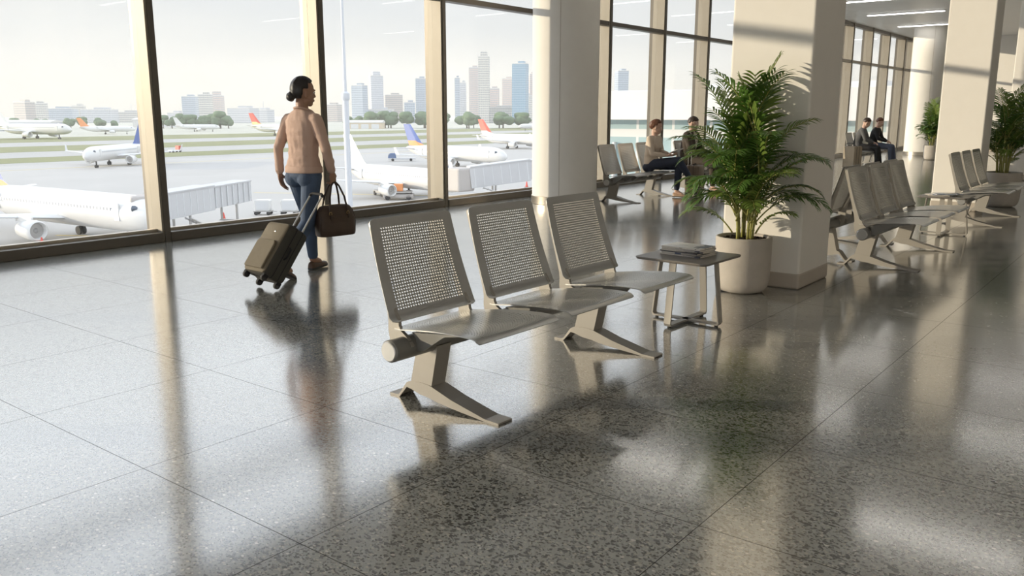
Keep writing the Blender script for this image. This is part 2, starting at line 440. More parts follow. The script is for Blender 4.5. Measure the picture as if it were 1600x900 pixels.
M_cabin = facade_mat('cabin_windows', (.70, .70, .69), (.30, .33, .38), 50, 1.1, .62, .42)
def hdg(a, b): return math.atan2(b[1] - a[1], b[0] - a[0])
def airplane(nose, tail, scale, label, finm, finm2=None, group=None, detail=True):
    """nose, tail: points on the ground below the nose tip and a point behind it"""
    a = hdg(tail, nose)
    px, py = nose[0] - 18.7 * scale * math.cos(a), nose[1] - 18.7 * scale * math.sin(a)
    t = empty('airliner', (px, py, G + .05), a, label, 'airplane', group); t.scale = (scale,) * 3
    prof = [(18.75, .05, -.45), (18.5, .55, -.42), (18.0, .98, -.34), (17.2, 1.38, -.22), (16.2, 1.68, -.10), (15, 1.88, -.03), (13.5, 1.97, 0), (10, 1.98, 0), (0, 1.98, 0), (-8, 1.98, 0), (-11, 1.85, .1), (-13.5, 1.5, .35), (-16, 1.0, .75), (-18, .5, 1.1), (-18.8, .15, 1.25)]
    n = 24
    MB().rings([[Vector((x, r * math.cos(2 * math.pi * k / n), 3.8 + dz + r * 1.04 * math.sin(2 * math.pi * k / n))) for k in range(n)] for x, r, dz in prof]).build('fuselage', M_white, t, smooth=True)
    for s in (-1, 1):
        w = MB()
        def foil(x0, c, y, z, th):
            return [Vector((x0 - c * u, s * y, z + th * h)) for u, h in ((0, 0), (.08, .55), (.3, 1), (.65, .6), (1, 0), (.65, -.25), (.3, -.45), (.08, -.35))]
        w.rings([foil(3.6, 7.2, 1.2, 2.75, .5), foil(1.2, 4.6, 6.2, 3.15, .32), foil(-4.2, 1.7, 16.6, 3.95, .12)])
        w.rings([foil(-4.3, 1.5, 16.6, 3.95, .1), foil(-5.2, .8, 17.0, 5.7, .05)])
        w.build('wing', M_wing, t, smooth=False, auto=50)
        e = MB(); e.lathe([(.62, -1.7), (.85, -1.5), (1.08, 0), (1.16, 1.1), (1.1, 1.75), (.98, 1.85), (.9, 1.7), (.85, 1.2), (.02, 1.2)], 24, cap=False)
        e.v = [(z + 3.1, s * 5.75 + x, 1.85 + y) for x, y, z in e.v]
        e.box((2.2, s * 5.75, 3.0), (3.2, .25, .6))
        en = e.build('engine', M_white, t, auto=45)
        f = MB(); f.lathe([(.84, 1.22), (.3, 1.24), (.02, 1.6)], 20, cap=False); f.v = [(z + 3.1, s * 5.75 + x, 1.85 + y) for x, y, z in f.v]
        f.build('fan', M_metal, en, auto=45)
        h = MB()
        def foil2(x0, c, y, z, th): return [Vector((x0 - c * u, s * y, z + th * hh)) for u, hh in ((0, 0), (.3, 1), (1, 0), (.3, -1))]
        h.rings([foil2(-13.8, 3.6, .6, 4.7, .2), foil2(-16.4, 1.5, 6.2, 5.2, .08)]); h.build('stabiliser', M_wing, t)
    fn = MB()
    def ff(x0, c, z, th): return [Vector((x0 - c * u, th * h, z)) for u, h in ((0, 0), (.3, 1), (1, 0), (.3, -1))]
    fn.rings([ff(-11.0, 6.6, 5.3, .32), ff(-12.6, 5.4, 6.4, .28), ff(-17.0, 2.9, 11.6, .1)])
    fi = fn.build('tail_fin', finm, t)
    if finm2:
        k = MB(); k.rings([ff(-11.4, 6.3, 5.6, .36), ff(-13.6, 4.6, 7.0, .32)]); k.build('fin_band', finm2, fi)
    for gx, gy in ((12.6, 0), (-1.6, 2.9), (-1.6, -2.9)):
        g = MB(); g.box((gx, gy, 1.4), (.28, .28, 1.5))
        for q in (-.28, .28):
            rr = .52 if gy else .38
            g.tube([(gx, gy + q - .14, rr), (gx, gy + q + .14, rr)], rr, 16)
        g.build('landing_gear', M_rubber, t)
    cw = MB()
    for k in range(6):
        ang = R(-62 + k * 24.8); x = 16.55 - .55 * abs(math.sin(ang)) * .9; r = 1.66
        cw.box((x, r * math.sin(ang) * .93, 4.55 + .0), (.5, .62, .42), Matrix.Rotation(ang * .8, 3, 'Z') @ Matrix.Rotation(R(35), 3, 'Y'))
    cw.build('cockpit_window', M_darkgl, t)
    if detail:
        for s in (-1, 1): MB().box((1.4, s * 1.93, 4.35), (22.4, .08, .34)).build('window_stripe', M_cabin, t)
        for s in (-1, 1):
            for x in (13.6, -11.0): MB().box((x, s * 1.90, 4.1), (.85, .12, 1.9)).build('cabin_door', M_white, t)
    return t

airplane((47.95, 84.8), (45.3, 112), 1.0, 'large white airliner parked nose right behind the leftmost pane', M_navy, M_orange)
airplane((104.7, 91.7), (109.9, 128), .92, 'white airliner with white tail behind the pane right of the walking woman', M_white)
airplane((176.2, 139.6), (176.8, 172.7), 1.0, 'white airliner with a bright blue tail fin near the far taxiway', M_navy, M_orange)
airplane((288.9, 205), (289.4, 238.7), 1.05, 'distant white airliner with a red tail beside the round column', M_red, M_white)
airplane((109.6, 229.8), (131, 247), 1.0, 'white airliner with nose pointing left, far across the apron', M_navy, None)
airplane((236, 508), (221, 553), 1.55, 'long white wide-body far behind the grass at the left window edge', M_white, None)
airplane((372, 462), (354, 523), 1.3, 'far white airliner with a red and yellow tail left of the woman', M_red, M_paint)
airplane((330, 610), (280, 640), 1.0, 'tiny far white airliner in front of the dark trees', M_orange, None, detail=False)
airplane((420, 640), (380, 690), 1.0, 'tiny far white airliner beside the dark tree belt, right of its twin', M_white, None, detail=False)
airplane((610, 470), (640, 440), 1.0, 'tiny far white airliner in front of the low beige hangar', M_white, None, detail=False)

def jet_bridge(a, b, za, zb, w, h, legs, label, cabside):
    t = empty('jet_bridge', (a[0], a[1], G), 0, label, 'jet bridge')
    A = Vector((0, 0, za - G)); B = Vector((b[0] - a[0], b[1] - a[1], zb - G)); d = B - A; L = d.length; ang = math.atan2(d.y, d.x); pit = math.atan2(d.z, math.hypot(d.x, d.y))
    M = Matrix.Rotation(ang, 3, 'Z') @ Matrix.Rotation(-pit, 3, 'Y')
    m = MB()
    for (u0, u1, k) in ((0, .52, 1.0), (.5, 1, .9)):
        m.box(A + d * ((u0 + u1) / 2), (L * (u1 - u0), w * k, h * k), M)
        m.box(A + d * ((u0 + u1) / 2) + Vector((0, 0, h * k / 2 + .08)), (L * (u1 - u0) + .1, w * k + .2, .16), M)
    tb = m.build('tunnel', M_bridge, t)
    r = MB()
    n = int(L / 1.4)
    for i in range(n): 
        for s in (-1, 1): r.box(A + d * ((i + .5) / n) + M @ Vector((0, s * w * .5 + .02, 0)), (.12, .1, h * .86), M)
    r.build('panel_rib', M_wing, tb)
    c = MB(); c.box(A + M @ Vector((-1.6, 0, -.1)), (3.4, w * 1.35, h * 1.12), Matrix.Rotation(ang + cabside, 3, 'Z')); c.build('cab', M_bridged, t, bevel=.3)
    for u in legs:
        P = A + d * u
        s = MB()
        for q in (-1, 1):
            o = M @ Vector((0, q * w * .42, 0)); s.tube([(P.x + o.x, P.y + o.y, .5), (P.x + o.x, P.y + o.y, P.z - h * .4)], .16, 8)
            s.tube([(P.x + o.x - .3 * math.sin(ang), P.y + o.y + .3 * math.cos(ang), .5), (P.x + o.x + .3 * math.sin(ang), P.y + o.y - .3 * math.cos(ang), .5)], .5, 14)
        s.box((P.x, P.y, .95), (.4, w, .3), Matrix.Rotation(ang, 3, 'Z'))
        s.build('wheel_leg', M_metal, t)
    st = MB(); P = A + d * (legs[0] - .12); o = M @ Vector((0, -w * .75, 0))
    st.tube([P + o * 1 + Vector((0, 0, -h / 2)), P + o + d * .35 + Vector((0, 0, -(P.z) - 0 + .1))], .12, 6)
    st.tube([P + o * 1.3 + Vector((0, 0, -h / 2)), P + o * 1.3 + d * .35 + Vector((0, 0, -(P.z) + .1))], .12, 6)
    for i in range(10): st.box(P + o * 1.15 + d * .35 * (i + .5) / 10 + Vector((0, 0, -h / 2 + (-(P.z) + h / 2 + .1) * (i + .5) / 10)), (.9, .5, .08), Matrix.Rotation(ang, 3, 'Z'))
    st.build('service_stair', M_metal, t)
    return t
jet_bridge((50.0, 89.6), (67.6, 98.6), -8.85, -8.75, 2.6, 2.9, (.25, .8), 'pale jet bridge reaching the nose of the large parked airliner', R(40))
jet_bridge((103.2, 89.5), (118, 78), -8.6, -6.6, 2.8, 3.3, (.22,), 'pale jet bridge left of the round column on spread legs', R(30))

def baggage_cart(x, y, rz, label):
    t = empty('baggage_cart', (x, y, G + .05), rz, label, 'baggage cart')
    b = MB(); b.box((0, 0, .55), (2.5, 1.6, .14)); b.box((1.6, 0, .5), (.8, .1, .08)); b.build('chassis', M_metal, t)
    c = MB(); c.prism([(-1.0, .62), (1.0, .62), (1.1, 1.0), (1.1, 2.05), (1.0, 2.2), (-1.0, 2.2), (-1.1, 2.05), (-1.1, 1.0)], -.72, .72, 'y'); c.build('container', M_white, t, bevel=.05)
    d = MB(); d.box((0, -.74, 1.4), (1.7, .04, 1.2)); d.box((0, .74, 1.4), (1.7, .04, 1.2)); d.build('curtain', M_wing, t)
    for wx in (-.9, .9):
        for wy in (-.65, .65): MB().tube([(wx, wy - .1, .28), (wx, wy + .1, .28)], .28, 14).build('wheel', M_rubber, t)
baggage_cart(75.2, 105.0, R(-52), 'white container baggage cart on the apron, nearer the jet bridge')
baggage_cart(77.6, 102.0, R(-52), 'white container baggage cart on the apron, just beside the suitcase handle')

def vehicle(x, y, rz, label, cat, cabm, bedm, L=6., name='tow_truck'):
    t = empty(name, (x, y, G + .05), rz, label, cat)
    b = MB(); b.box((0, 0, .75), (L, 2.1, .5)); b.build('chassis', bedm, t, bevel=.1)
    c = MB(); c.prism([(L * .2, .8), (L * .5, .8), (L * .5, 1.5), (L * .42, 2.5), (L * .22, 2.5)], -1.0, 1.0, 'y'); cb = c.build('cab', cabm, t, bevel=.08)
    w = MB(); w.box((L * .475, 0, 1.95), (.12, 1.7, .75), Matrix.Rotation(R(-23), 3, 'Y')); w.build('windscreen', M_darkgl, cb)
    for wx in (-L * .33, L * .33):
        for wy in (-.95, .95): MB().tube([(wx, wy - .15, .45), (wx, wy + .15, .45)], .45, 14).build('wheel', M_rubber, t)
    return t
vehicle(189.8, 192.2, R(135), 'blue flatbed service truck on the taxiway behind the nearer airliner', 'truck', M_blue2, M_bridge, 8.5)
v = vehicle(150, 135, R(130), 'dark blue baggage tractor by the jet bridge', 'tractor', M_blue2, M_navy, 5.)
for k, (x, y, lab) in enumerate(((180, 305, 'small red and white vehicle on the far taxiway, right one'), (250, 318, 'white van driving the far taxiway between the grass strips'), (96, 300, 'white van on the far grass edge at the left'))):
    vehicle(x, y, R(10), lab, 'van', M_white if k else M_red, M_white, 5., 'service_van')

def belt_loader(x, y, rz, label):
    t = empty('belt_loader', (x, y, G + .05), rz, label, 'belt loader')
    b = MB(); b.box((0, 0, .7), (4.5, 1.8, .5)); b.box((-1.4, .4, 1.3), (.8, .8, .8)); b.build('chassis', M_metal, t, bevel=.06)
    c = MB(); c.box((.4, 0, 2.0), (7.2, .9, .25), Matrix.Rotation(R(-18), 3, 'Y')); c.build('belt', M_bridged, t)
    for wx in (-1.5, 1.5):
        for wy in (-.8, .8): MB().tube([(wx, wy - .14, .42), (wx, wy + .14, .42)], .42, 14).build('wheel', M_rubber, t)
belt_loader(106.5, 113, R(70), 'grey belt loader with raised conveyor under the white tailed airliner')
t = empty('cargo_loader', (103.2, 105.5, G + .05), R(-50), 'brown cargo loader with red boxes beside the airliner engine', 'cargo loader')
b = MB(); b.box((0, 0, .7), (5.2, 2.4, .6)); b.box((-2.2, .7, 1.6), (.9, .9, 1.4)); b.build('chassis', M_bridged, t, bevel=.08)
MB().box((.3, 0, 1.35), (4.0, 2.2, .25)).build('platform', M_metal, t)
for wx in (-1.8, 1.8):
    for wy in (-1.05, 1.05): MB().tube([(wx, wy - .15, .42), (wx, wy + .15, .42)], .42, 14).build('wheel', M_rubber, t)
o = MB().box((0, 0, .6), (1.5, 1.4, 1.2)).build('cargo_box', M_orange, loc=(103.2, 105.5, G + 1.56), rz=R(-50), bevel=.06); tag(o, 'orange cargo box lying on the brown cargo loader', 'box')

def cone(x, y, label):
    t = empty('traffic_cone', (x, y, G + .04), 0, label, 'cone')
    MB().box((0, 0, .04), (.7, .7, .08)).build('base', M_rubber, t)
    MB().lathe([(.3, .08), (.08, 1.15), (.05, 1.2)], 16).build('body', M_red, t, auto=40)
    MB().lathe([(.215, .45), (.15, .75)], 16, cap=False).build('stripe', M_white, t)
cone(67.2, 102.9, 'red cone on the apron below the baggage carts')
cone(41.0, 97.7, 'red cone under the engine of the large airliner')
cone(136.8, 103.3, 'red cone on the apron beside the round column')

t = empty('light_mast', (63.6, 72.85, G), 0, 'tall pale grey floodlight mast standing on the apron', 'mast')
M_mast = mat('mast_grey', (.60, .62, .66), .5, var=.04)
MB().lathe([(.5, 0), (.5, .5), (.36, .6), (.33, 16.0)], 20).build('lower_pole', M_mast, t, auto=40)
MB().lathe([(.33, 15.9), (.46, 16.1), (.46, 16.7), (.2, 16.9)], 20).build('collar', M_mast, t, auto=40)
MB().lathe([(.19, 16.8), (.13, 31)], 16).build('upper_pole', M_mast, t, auto=40)
h = MB()
for k in range(6): h.box((math.cos(k * 1.047) * .9, math.sin(k * 1.047) * .9, 31), (.5, .5, .35))
h.tube([(.9 * math.cos(k * .5236), .9 * math.sin(k * .5236), 31.1) for k in range(12)], .06, 6, closed=True); h.box((0, 0, 31.1), (1.8, .1, .1)); h.box((0, 0, 31.1), (.1, 1.8, .1))
h.build('floodlight_head', M_mast, t)

# terminal pier seen through the farther panes
M_fascia = mat('white_fascia', (.62, .61, .60), .6, var=.02)
M_pglass = facade_mat('pier_glass', (.66, .67, .66), (.34, .45, .47), 3.4, .86, 2.4, .93, .15)
t = empty('terminal_pier', (46, 0, G), 0, 'low white roofed terminal wing with teal glass walls outside the farther windows', 'building')
MB().box((9, 20.2, 7.1), (18, 20.5, 14.2)).build('glass_wall', M_pglass, t)
MB().box((9, 20.2, 15.0), (20.5, 22, 1.7)).build('roof_fascia', M_fascia, t, bevel=.05)
MB().box((10, 20, 16.1), (6, 12, .6)).build('roof_plant', M_wing, t)
m = MB()
for i in range(9): m.box((-.15, 20.2 - 10.2 + i * 2.55, 8), (.25, .14, 9.6))
m.build('facade_mullion', M_wing, t)

# trees along the far edge, low hangars, the skyline
M_tree = mat('far_tree', (.10, .16, .08), .9, var=.4, scale=.4)
M_trunk = mat('tree_bark', (.12, .09, .06), .9, var=.3)
rng = random.Random(4)
protos = []
for k in range(3):
    cr = MB()
    for j in range(7):
        a = rng.uniform(0, 6.28); r = rng.uniform(1.5, 4.5); z = rng.uniform(7, 13)
        cr.ell((math.cos(a) * r, math.sin(a) * r, z), (rng.uniform(3.2, 5), rng.uniform(3.2, 5), rng.uniform(2.8, 4.4)), nu=10, nv=7, fn=lambda d: 1 + .22 * noise.noise(d * 3.1 + Vector((k, j, 0))))
    protos.append((cr.mesh('crown', M_tree, True), MB().lathe([(.6, 0), (.4, 9)], 8).mesh('trunk', M_trunk)))
def tree(x, y, s, k):
    t = empty('tree', (x, y, G), rng.uniform(0, 6), 'dark green tree in the belt beyond the runways, before the city', 'tree', 'trees beyond the airfield')
    t.scale = (s * 1.2, s * 1.2, s)
    obj_of(protos[k][0], 'crown', t); obj_of(protos[k][1], 'trunk', t)
for i in range(18):
    u = i / 17
    tree(600 + 110 * u + rng.uniform(-8, 8), 690 - 165 * u + rng.uniform(-12, 12), rng.uniform(.75, 1.15), i % 3)
for i in range(9):
    u = i / 8
    tree(472 + 46 * u + rng.uniform(-4, 4), 822 - 56 * u + rng.uniform(-5, 5), rng.uniform(.8, 1.15), i % 3)
for i in range(9):
    u = i / 8
    tree(380 + 70 * u + rng.uniform(-6, 6), 940 - 60 * u + rng.uniform(-6, 6), rng.uniform(.5, .8), i % 3)

M_beige = mat('hangar_beige', (.62, .52, .38), .7, var=.05)
def hangar(x, y, w, d, h, m, label):
    t = empty('hangar', (x, y, G), R(-52), label, 'hangar')
    MB().box((0, 0, h / 2), (w, d, h)).build('wall', m, t)
    r = MB(); r.prism([(-d / 2 - .5, h), (d / 2 + .5, h), (d / 2, h + 1), (0, h + 2.4), (-d / 2, h + 1)], -w / 2 - .5, w / 2 + .5, 'x'); r.build('roof', M_fascia, t)
    dd = MB()
    for k in range(3): dd.box(((k - 1) * w * .3, -d / 2 - .05, h * .4), (w * .22, .2, h * .75))
    dd.build('hangar_door', M_wing, t)
hangar(588, 644, 34, 18, 6.0, M_beige, 'low beige hangar in front of the trees right of the mast')
hangar(330, 800, 60, 20, 7, M_blue2, 'low dark blue hangar far off behind the left window')
hangar(250, 880, 50, 20, 9, M_beige, 'low beige hangar under the brown towers at the far left')
hangar(520, 900, 60, 20, 8, M_fascia, 'long white hangar far off left of the woman')

C1, C2, C3, C4 = (.50, .44, .41), (.55, .56, .60), (.42, .47, .55), (.60, .58, .54)
W1, W2, W3 = (.26, .27, .30), (.20, .26, .34), (.33, .36, .41)
FM = [facade_mat('tower_facade_%s' % n, a, b) for n, a, b in (('brown', C1, W1), ('pale', C2, W3), ('blue', C3, W2), ('cream', C4, W1), ('glass', (.22, .34, .46), (.10, .22, .34)), ('pink', (.60, .48, .43), W3))]
BLD = [
 (596, 1429, 26, 32, 0, 'brown tower block, leftmost on the skyline'), (654, 1512, 24, 31, 3, 'pale tower block beside the leftmost brown one'),
 (721, 1583, 51, 23, 2, 'wide bluish office block right of the leftmost towers'), (788, 1656, 22, 29, 3, 'white tower right of the wide bluish block'),
 (711, 1424, 51, 21, 1, 'low grey block right of the white tower, left window'), (794, 1477, 59, 17, 3, 'low pale block beside the first mullion'),
 (913, 1482, 27, 46, 2, 'blue grey slab tower, first of three left of the woman'), (815, 1277, 20, 45, 3, 'tallest cream tower of the three left of the woman'),
 (883, 1348, 20, 45, 5, 'pinkish tower, last of the three left of the woman'), (891, 1495, 28, 16, 1, 'low block right after the first mullion'),
 (847, 1221, 42, 23, 1, 'low wide grey block left of the woman'), (927, 1277, 29, 21, 1, 'low grey block touching the woman\'s shoulder'),
 (1070, 1262, 30, 31, 0, 'low brownish block behind the mast'), (959, 1064, 22, 59, 2, 'blue grey tower just right of the mast'),
 (1043, 1114, 23, 78, 1, 'taller stepped pale tower right of the mast'), (1129, 1162, 35, 48, 0, 'squat grey block between the mast and the lone tower'),
 (1002, 994, 18, 32, 2, 'small blue glass block left of the lone tower'), (1084, 1047, 20, 73, 2, 'lone slim blue grey tower between mast and mullion'),
 (1171, 1094, 16, 68, 5, 'pinkish tower just left of the third mullion'), (1043, 927, 9, 70, 2, 'slim blue tower just right of the third mullion'),
 (1122, 984, 11, 66, 1, 'slim grey tower right of the third mullion'), (1207, 1032, 19, 96, 5, 'tall pinkish tower left of the tallest one'),
 (1063, 888, 18, 102, 3, 'tallest cream skyscraper of the skyline'), (1147, 937, 18, 56, 5, 'shorter pinkish tower right of the tallest skyscraper'),
 (1238, 978, 20, 76, 5, 'pinkish tower left of the dark blue glass tower'), (1091, 837, 24, 91, 4, 'dark blue glass skyscraper near the round column'),
 (1172, 890, 26, 44, 3, 'white low tower in front of the blue glass skyscraper'), (1258, 939, 12, 84, 5, 'pinkish tower cut off by the round column'),
 (1162, 732, 11, 83, 2, 'slim blue tower just right of the round column'), (1265, 757, 20, 84, 2, 'wide blue tower in the window right of the round column'),
 (1406, 734, 11, 52, 2, 'small blue tower above the terminal wing'), (1234, 626, 14, 46, 1, 'small grey tower above the terminal wing'),
 (1010, 1080, 60, 21, 1, 'long low pale block at the foot of the towers right of the mast'), (1120, 900, 60, 24, 3, 'long low cream block at the foot of the tallest skyscraper'),
]
for i, (x, y, w, h, k, lab) in enumerate(BLD):
    t = empty('tower_block' if h > 40 else 'office_block', (x, y, G), R(-52 + (i * 37) % 40 - 20), lab, 'building')
    dd = w * (.7 + .1 * (i % 3)); w *= .92
    MB().box((0, 0, h / 2), (w, dd, h)).build('facade', FM[k], t)
    MB().box((0, 0, h + .6), (w + .6, dd + .6, 1.2)).build('parapet', M_fascia, t)
    p = MB(); p.box((w * .1, 0, h + 2.4), (w * .45, dd * .5, 3.6))
    if i in (14, 22, 8): p.box((0, 0, h + 4.5), (w * .6, dd * .6, 7))
    if i in (5, 11): p.tube([(0, 0, h), (0, 0, h + 16)], .5, 6)
    p.build('plant_room', FM[k], t)

# the warm haze that lies over the field and the city
hz = bpy.data.materials.new('evening_haze'); hz.use_nodes = True
n = hz.node_tree.nodes; n.clear(); ho = n.new('ShaderNodeOutputMaterial'); hv = n.new('ShaderNodeVolumeScatter')
hv.inputs['Color'].default_value = (1, .98, .96, 1); hv.inputs['Density'].default_value = HAZE; hv.inputs['Anisotropy'].default_value = .1
hz.node_tree.links.new(hv.outputs[0], ho.inputs['Volume'])
tag(MB().box((800, 1010, G + 72), (2600, 1980, 143)).build('haze', hz, kind='stuff'), 'thin pale evening haze over the airfield and the city', 'haze')
# ------------------------------------------------------------------ perforated steel beam seating
def perforated(fn, nx, ny, mx, my, W, H, hole=.46, thick=.006):
    """sheet W x H, holes in a grid nx x ny inside margins mx, my; fn maps sheet (u,v) metres to a point; rounded corners"""
    verts = {}; vs = []; fs = []
    def key(u, v):
        k = (round(u, 5), round(v, 5))
        if k not in verts: verts[k] = len(vs); vs.append(k)
        return verts[k]
    us = [-W / 2 + mx + i * (W - 2 * mx) / nx for i in range(nx + 1)]
    ws = [my[0] + j * (H - my[0] - my[1]) / ny for j in range(ny + 1)]
    for i in range(nx):
        for j in range(ny):
            u0, u1, v0, v1 = us[i], us[i + 1], ws[j], ws[j + 1]; cu, cv = (u0 + u1) / 2, (v0 + v1) / 2; hx, hy = (u1 - u0) / 2 * hole, (v1 - v0) / 2 * hole
            o = [(u0, v0), (u1, v0), (u1, v1), (u0, v1)]
            q = .45
            inn = [[(cu - hx * q, cv - hy), (cu + hx * q, cv - hy)], [(cu + hx, cv - hy * q), (cu + hx, cv + hy * q)], [(cu + hx * q, cv + hy), (cu - hx * q, cv + hy)], [(cu - hx, cv + hy * q), (cu - hx, cv - hy * q)]]
            K = [key(*p) for p in o]; I = [[key(*p) for p in e] for e in inn]
            for e in range(4):
                fs.append((K[e], K[(e + 1) % 4], I[e][1], I[e][0]))
                fs.append((K[(e + 1) % 4], I[(e + 1) % 4][0], I[e][1]))
    # border strips
    L = [-W / 2, -W / 2 + mx * .45] + us + [W / 2 - mx * .45, W / 2]
    V = [0, my[0] * .5] + ws + [H - my[1] * .5, H]
    for i in range(len(L) - 1):
        for j in range(len(V) - 1):
            if 2 <= i < len(L) - 3 and 2 <= j < len(V) - 3: continue
            fs.append((key(L[i], V[j]), key(L[i + 1], V[j]), key(L[i + 1], V[j + 1]), key(L[i], V[j + 1])))
    pts = []
    rc = .022
    for u, v in vs:
        for su in (-1, 1):
            for v0, sv_ in ((0, 1), (H, -1)):
                du = W / 2 - su * u; dv = (v - v0) * sv_
                if du < 1e-4 and dv < 1e-4:
                    u = su * (W / 2 - rc * .3); v = v0 + sv_ * rc * .3
        pts.append(fn(u, v))
    return pts, fs

def sheet_mesh(name, pts, fs, m, thick):
    me = bpy.data.meshes.new(name); me.from_pydata([tuple(p) for p in pts], [], fs); me.materials.append(m)
    bm = bmesh.new(); bm.from_mesh(me); bmesh.ops.recalc_face_normals(bm, faces=bm.faces); bm.to_mesh(me); bm.free()
    o = bpy.data.objects.new(name, me); col.objects.link(o)
    s = o.modifiers.new('t', 'SOLIDIFY'); s.thickness = thick; s.offset = 0
    dg = bpy.context.evaluated_depsgraph_get(); dg.update()
    r = bpy.data.meshes.new_from_object(o.evaluated_get(dg), depsgraph=dg); r.name = name
    bpy.data.objects.remove(o)
    r.polygons.foreach_set('use_smooth', [True] * len(r.polygons)); r.set_sharp_from_angle(angle=R(38))
    return r

BW, BH = .568, .470
def back_fn(u, v):
    t = v / BH
    y = .036 + .148 * t + .010 * math.sin(math.pi * t) + (.008 * (1 - 4 * u * u / (BW * BW)))
    z = .432 + .452 * t
    w = u * (1 - .075 * t)
    if t < .04: y -= (.04 - t) * .35
    return Vector((w, y, z))
SW, SH = .56, .53
PROF = [(.055, .400), (0, .403), (-.10, .417), (-.22, .431), (-.34, .439), (-.42, .440), (-.462, .436), (-.485, .420)]
def seat_fn(u, v):
    x = v / SH * (len(PROF) - 1); i = min(int(x), len(PROF) - 2); t = x - i
    p0, p1, p2, p3 = [PROF[max(0, min(len(PROF) - 1, i + k))] for k in (-1, 0, 1, 2)]
    def cr(a, b, c, d): return .5 * (2 * b + (c - a) * t + (2 * a - 5 * b + 4 * c - d) * t * t + (3 * b - a - 3 * c + d) * t ** 3)
    y = cr(p0[0], p1[0], p2[0], p3[0]); z = cr(p0[1], p1[1], p2[1], p3[1])
    s = abs(u) / (SW / 2)
    dish = -.009 * (1 - s * s) * math.sin(math.pi * min(1, v / SH * 1.05))
    w = u * (.90 + .10 * min(1, (v / SH) * 1.6))
    return Vector((w, y, z + dish))
ME_back = sheet_mesh('backrest', *perforated(back_fn, 27, 28, .062, (.045, .04), BW, BH, .56), M_bench, .0035)
ME_seat = sheet_mesh('seat_pan', *perforated(seat_fn, 27, 26, .05, (.04, .075), SW, SH, .46), M_bench, .005)

# bracket that carries a backrest: a flat plate seen from the side
br = MB()
for sx in (-.235, .235):
    br.prism([(-.055, .335), (-.02, .372), (.012, .392), (.026, .415), (.030, .445), (.058, .50), (.178, .86), (.186, .875), (.204, .87), (.20, .85), (.105, .50), (.094, .44), (.096, .39), (.085, .33), (.05, .29), (-.03, .29)], sx - .008, sx + .008, 'x')
ME_upright = []
for sx in (-.235, .235):
    u = MB(); u.prism([(-.055, .335), (-.02, .372), (.012, .392), (.026, .415), (.030, .445), (.048, .47), (.095, .55), (.185, .862), (.198, .872), (.210, .862), (.122, .55), (.100, .47), (.094, .43), (.096, .39), (.085, .33), (.05, .29), (-.03, .29)], sx - .009, sx + .009, 'x')
    ME_upright.append(u.mesh('upright', M_tan))
sb = []
for sx in (-.2, .2):
    u = MB(); u.prism([(-.04, .30), (-.045, .36), (-.02, .385), (-.10, .405), (-.22, .424), (-.36, .430), (-.36, .420), (-.22, .395), (-.09, .31)], sx - .008, sx + .008, 'x')
    sb.append(u.mesh('seat_bracket', M_benchd))

def foot_mesh():
    m = MB(); hw = .05
    top = [(.272, .010), (.222, .010), (.206, .016), (.150, .086), (.120, .098), (.06, .103), (.0, .100), (-.05, .086), (-.14, .058), (-.30, .022), (-.345, .012), (-.425, .010)]
    dep = [.010, .010, .016, .024, .040, .060, .062, .058, .040, .018, .012, .010]
    n = len(top)
    up = []; lo = []
    wid = [hw * .95] * 3 + [hw] * 6 + [hw * .95] * 3
    rows = []
    for (y, z), d, w in zip(top, dep, wid):
        rows.append([Vector((-w, y, z)), Vector((w, y, z)), Vector((w, y, z - d)), Vector((w - .006, y, z - d)), Vector((w - .006, y, z - min(d, .007))), Vector((-w + .006, y, z - min(d, .007))), Vector((-w + .006, y, z - d)), Vector((-w, y, z - d))])
    m.rings(rows)
    return m
FOOT = foot_mesh().mesh('foot', M_tan)
ps = MB()
ps.rings([[Vector((-.046, .125, .09)), Vector((.046, .125, .09)), Vector((.046, -.012, .09)), Vector((-.046, -.012, .09))],
          [Vector((-.046, .072, .30)), Vector((.046, .072, .30)), Vector((.046, -.058, .30)), Vector((-.046, -.058, .30))]])
POST = ps.mesh('post', M_tan)
BENCH_GROUP = 'perforated beam benches of the waiting hall'
def bench(x, y, rz, label, nseat=3, x0=0.):
    """origin on the floor under the middle of the beam; seats face -y"""
    t = empty('airport_bench', (x, y, 0), rz, label, 'bench', BENCH_GROUP)
    half = .66 * (nseat - 1) / 2
    bl = half + .312
    bm_ = MB(); bm_.lathe([(.048, -bl), (.052, -bl + .004), (.052, bl + .0 - .004), (.048, bl)], 28)
    bm_.v = [(zz, px * 1.0, .318 + py) for px, py, zz in bm_.v]
    beam = bm_.build('beam', M_benchd, t, auto=40)
    for s in (-1, 1):
        c = MB(); c.lathe([(.046, 0), (.046, .006), (.042, .009), (.0005, .009)], 28); c.v = [(s * (bl - .002 + zz), px, .318 + py) for px, py, zz in c.v]
        c.build('end_cap', M_bench, beam, auto=15)
    for i in range(nseat):
        sx = (i - (nseat - 1) / 2) * .66 + x0
        for me in (ME_seat, ME_back, *ME_upright, *sb):
            o = obj_of(me, me.name.split('.')[0], t); o.location = (sx, 0, 0)
        kb = MB()
        for q in (-.235, .235): kb.tube([(sx + q - .012, .045, .345), (sx + q + .012, .045, .345)], .012, 10)
        kb.build('bracket_bolt', M_brush, t)
    lx = [-.68, .68] if nseat == 3 else [-half + .1, half - .1]
    for q in lx:
        o = obj_of(FOOT, 'foot', t); o.location = (q, 0, 0)
        p = obj_of(POST, 'post', t); p.location = (q, 0, 0)
    return t
bench(3.495, 2.645, R(-1.2), 'large perforated grey steel bench in the foreground left of the magazine table', 3, .018)
bench(8.64, 2.12, R(-.3), 'grey steel bench beyond the square pillar, between pillar and second side table')
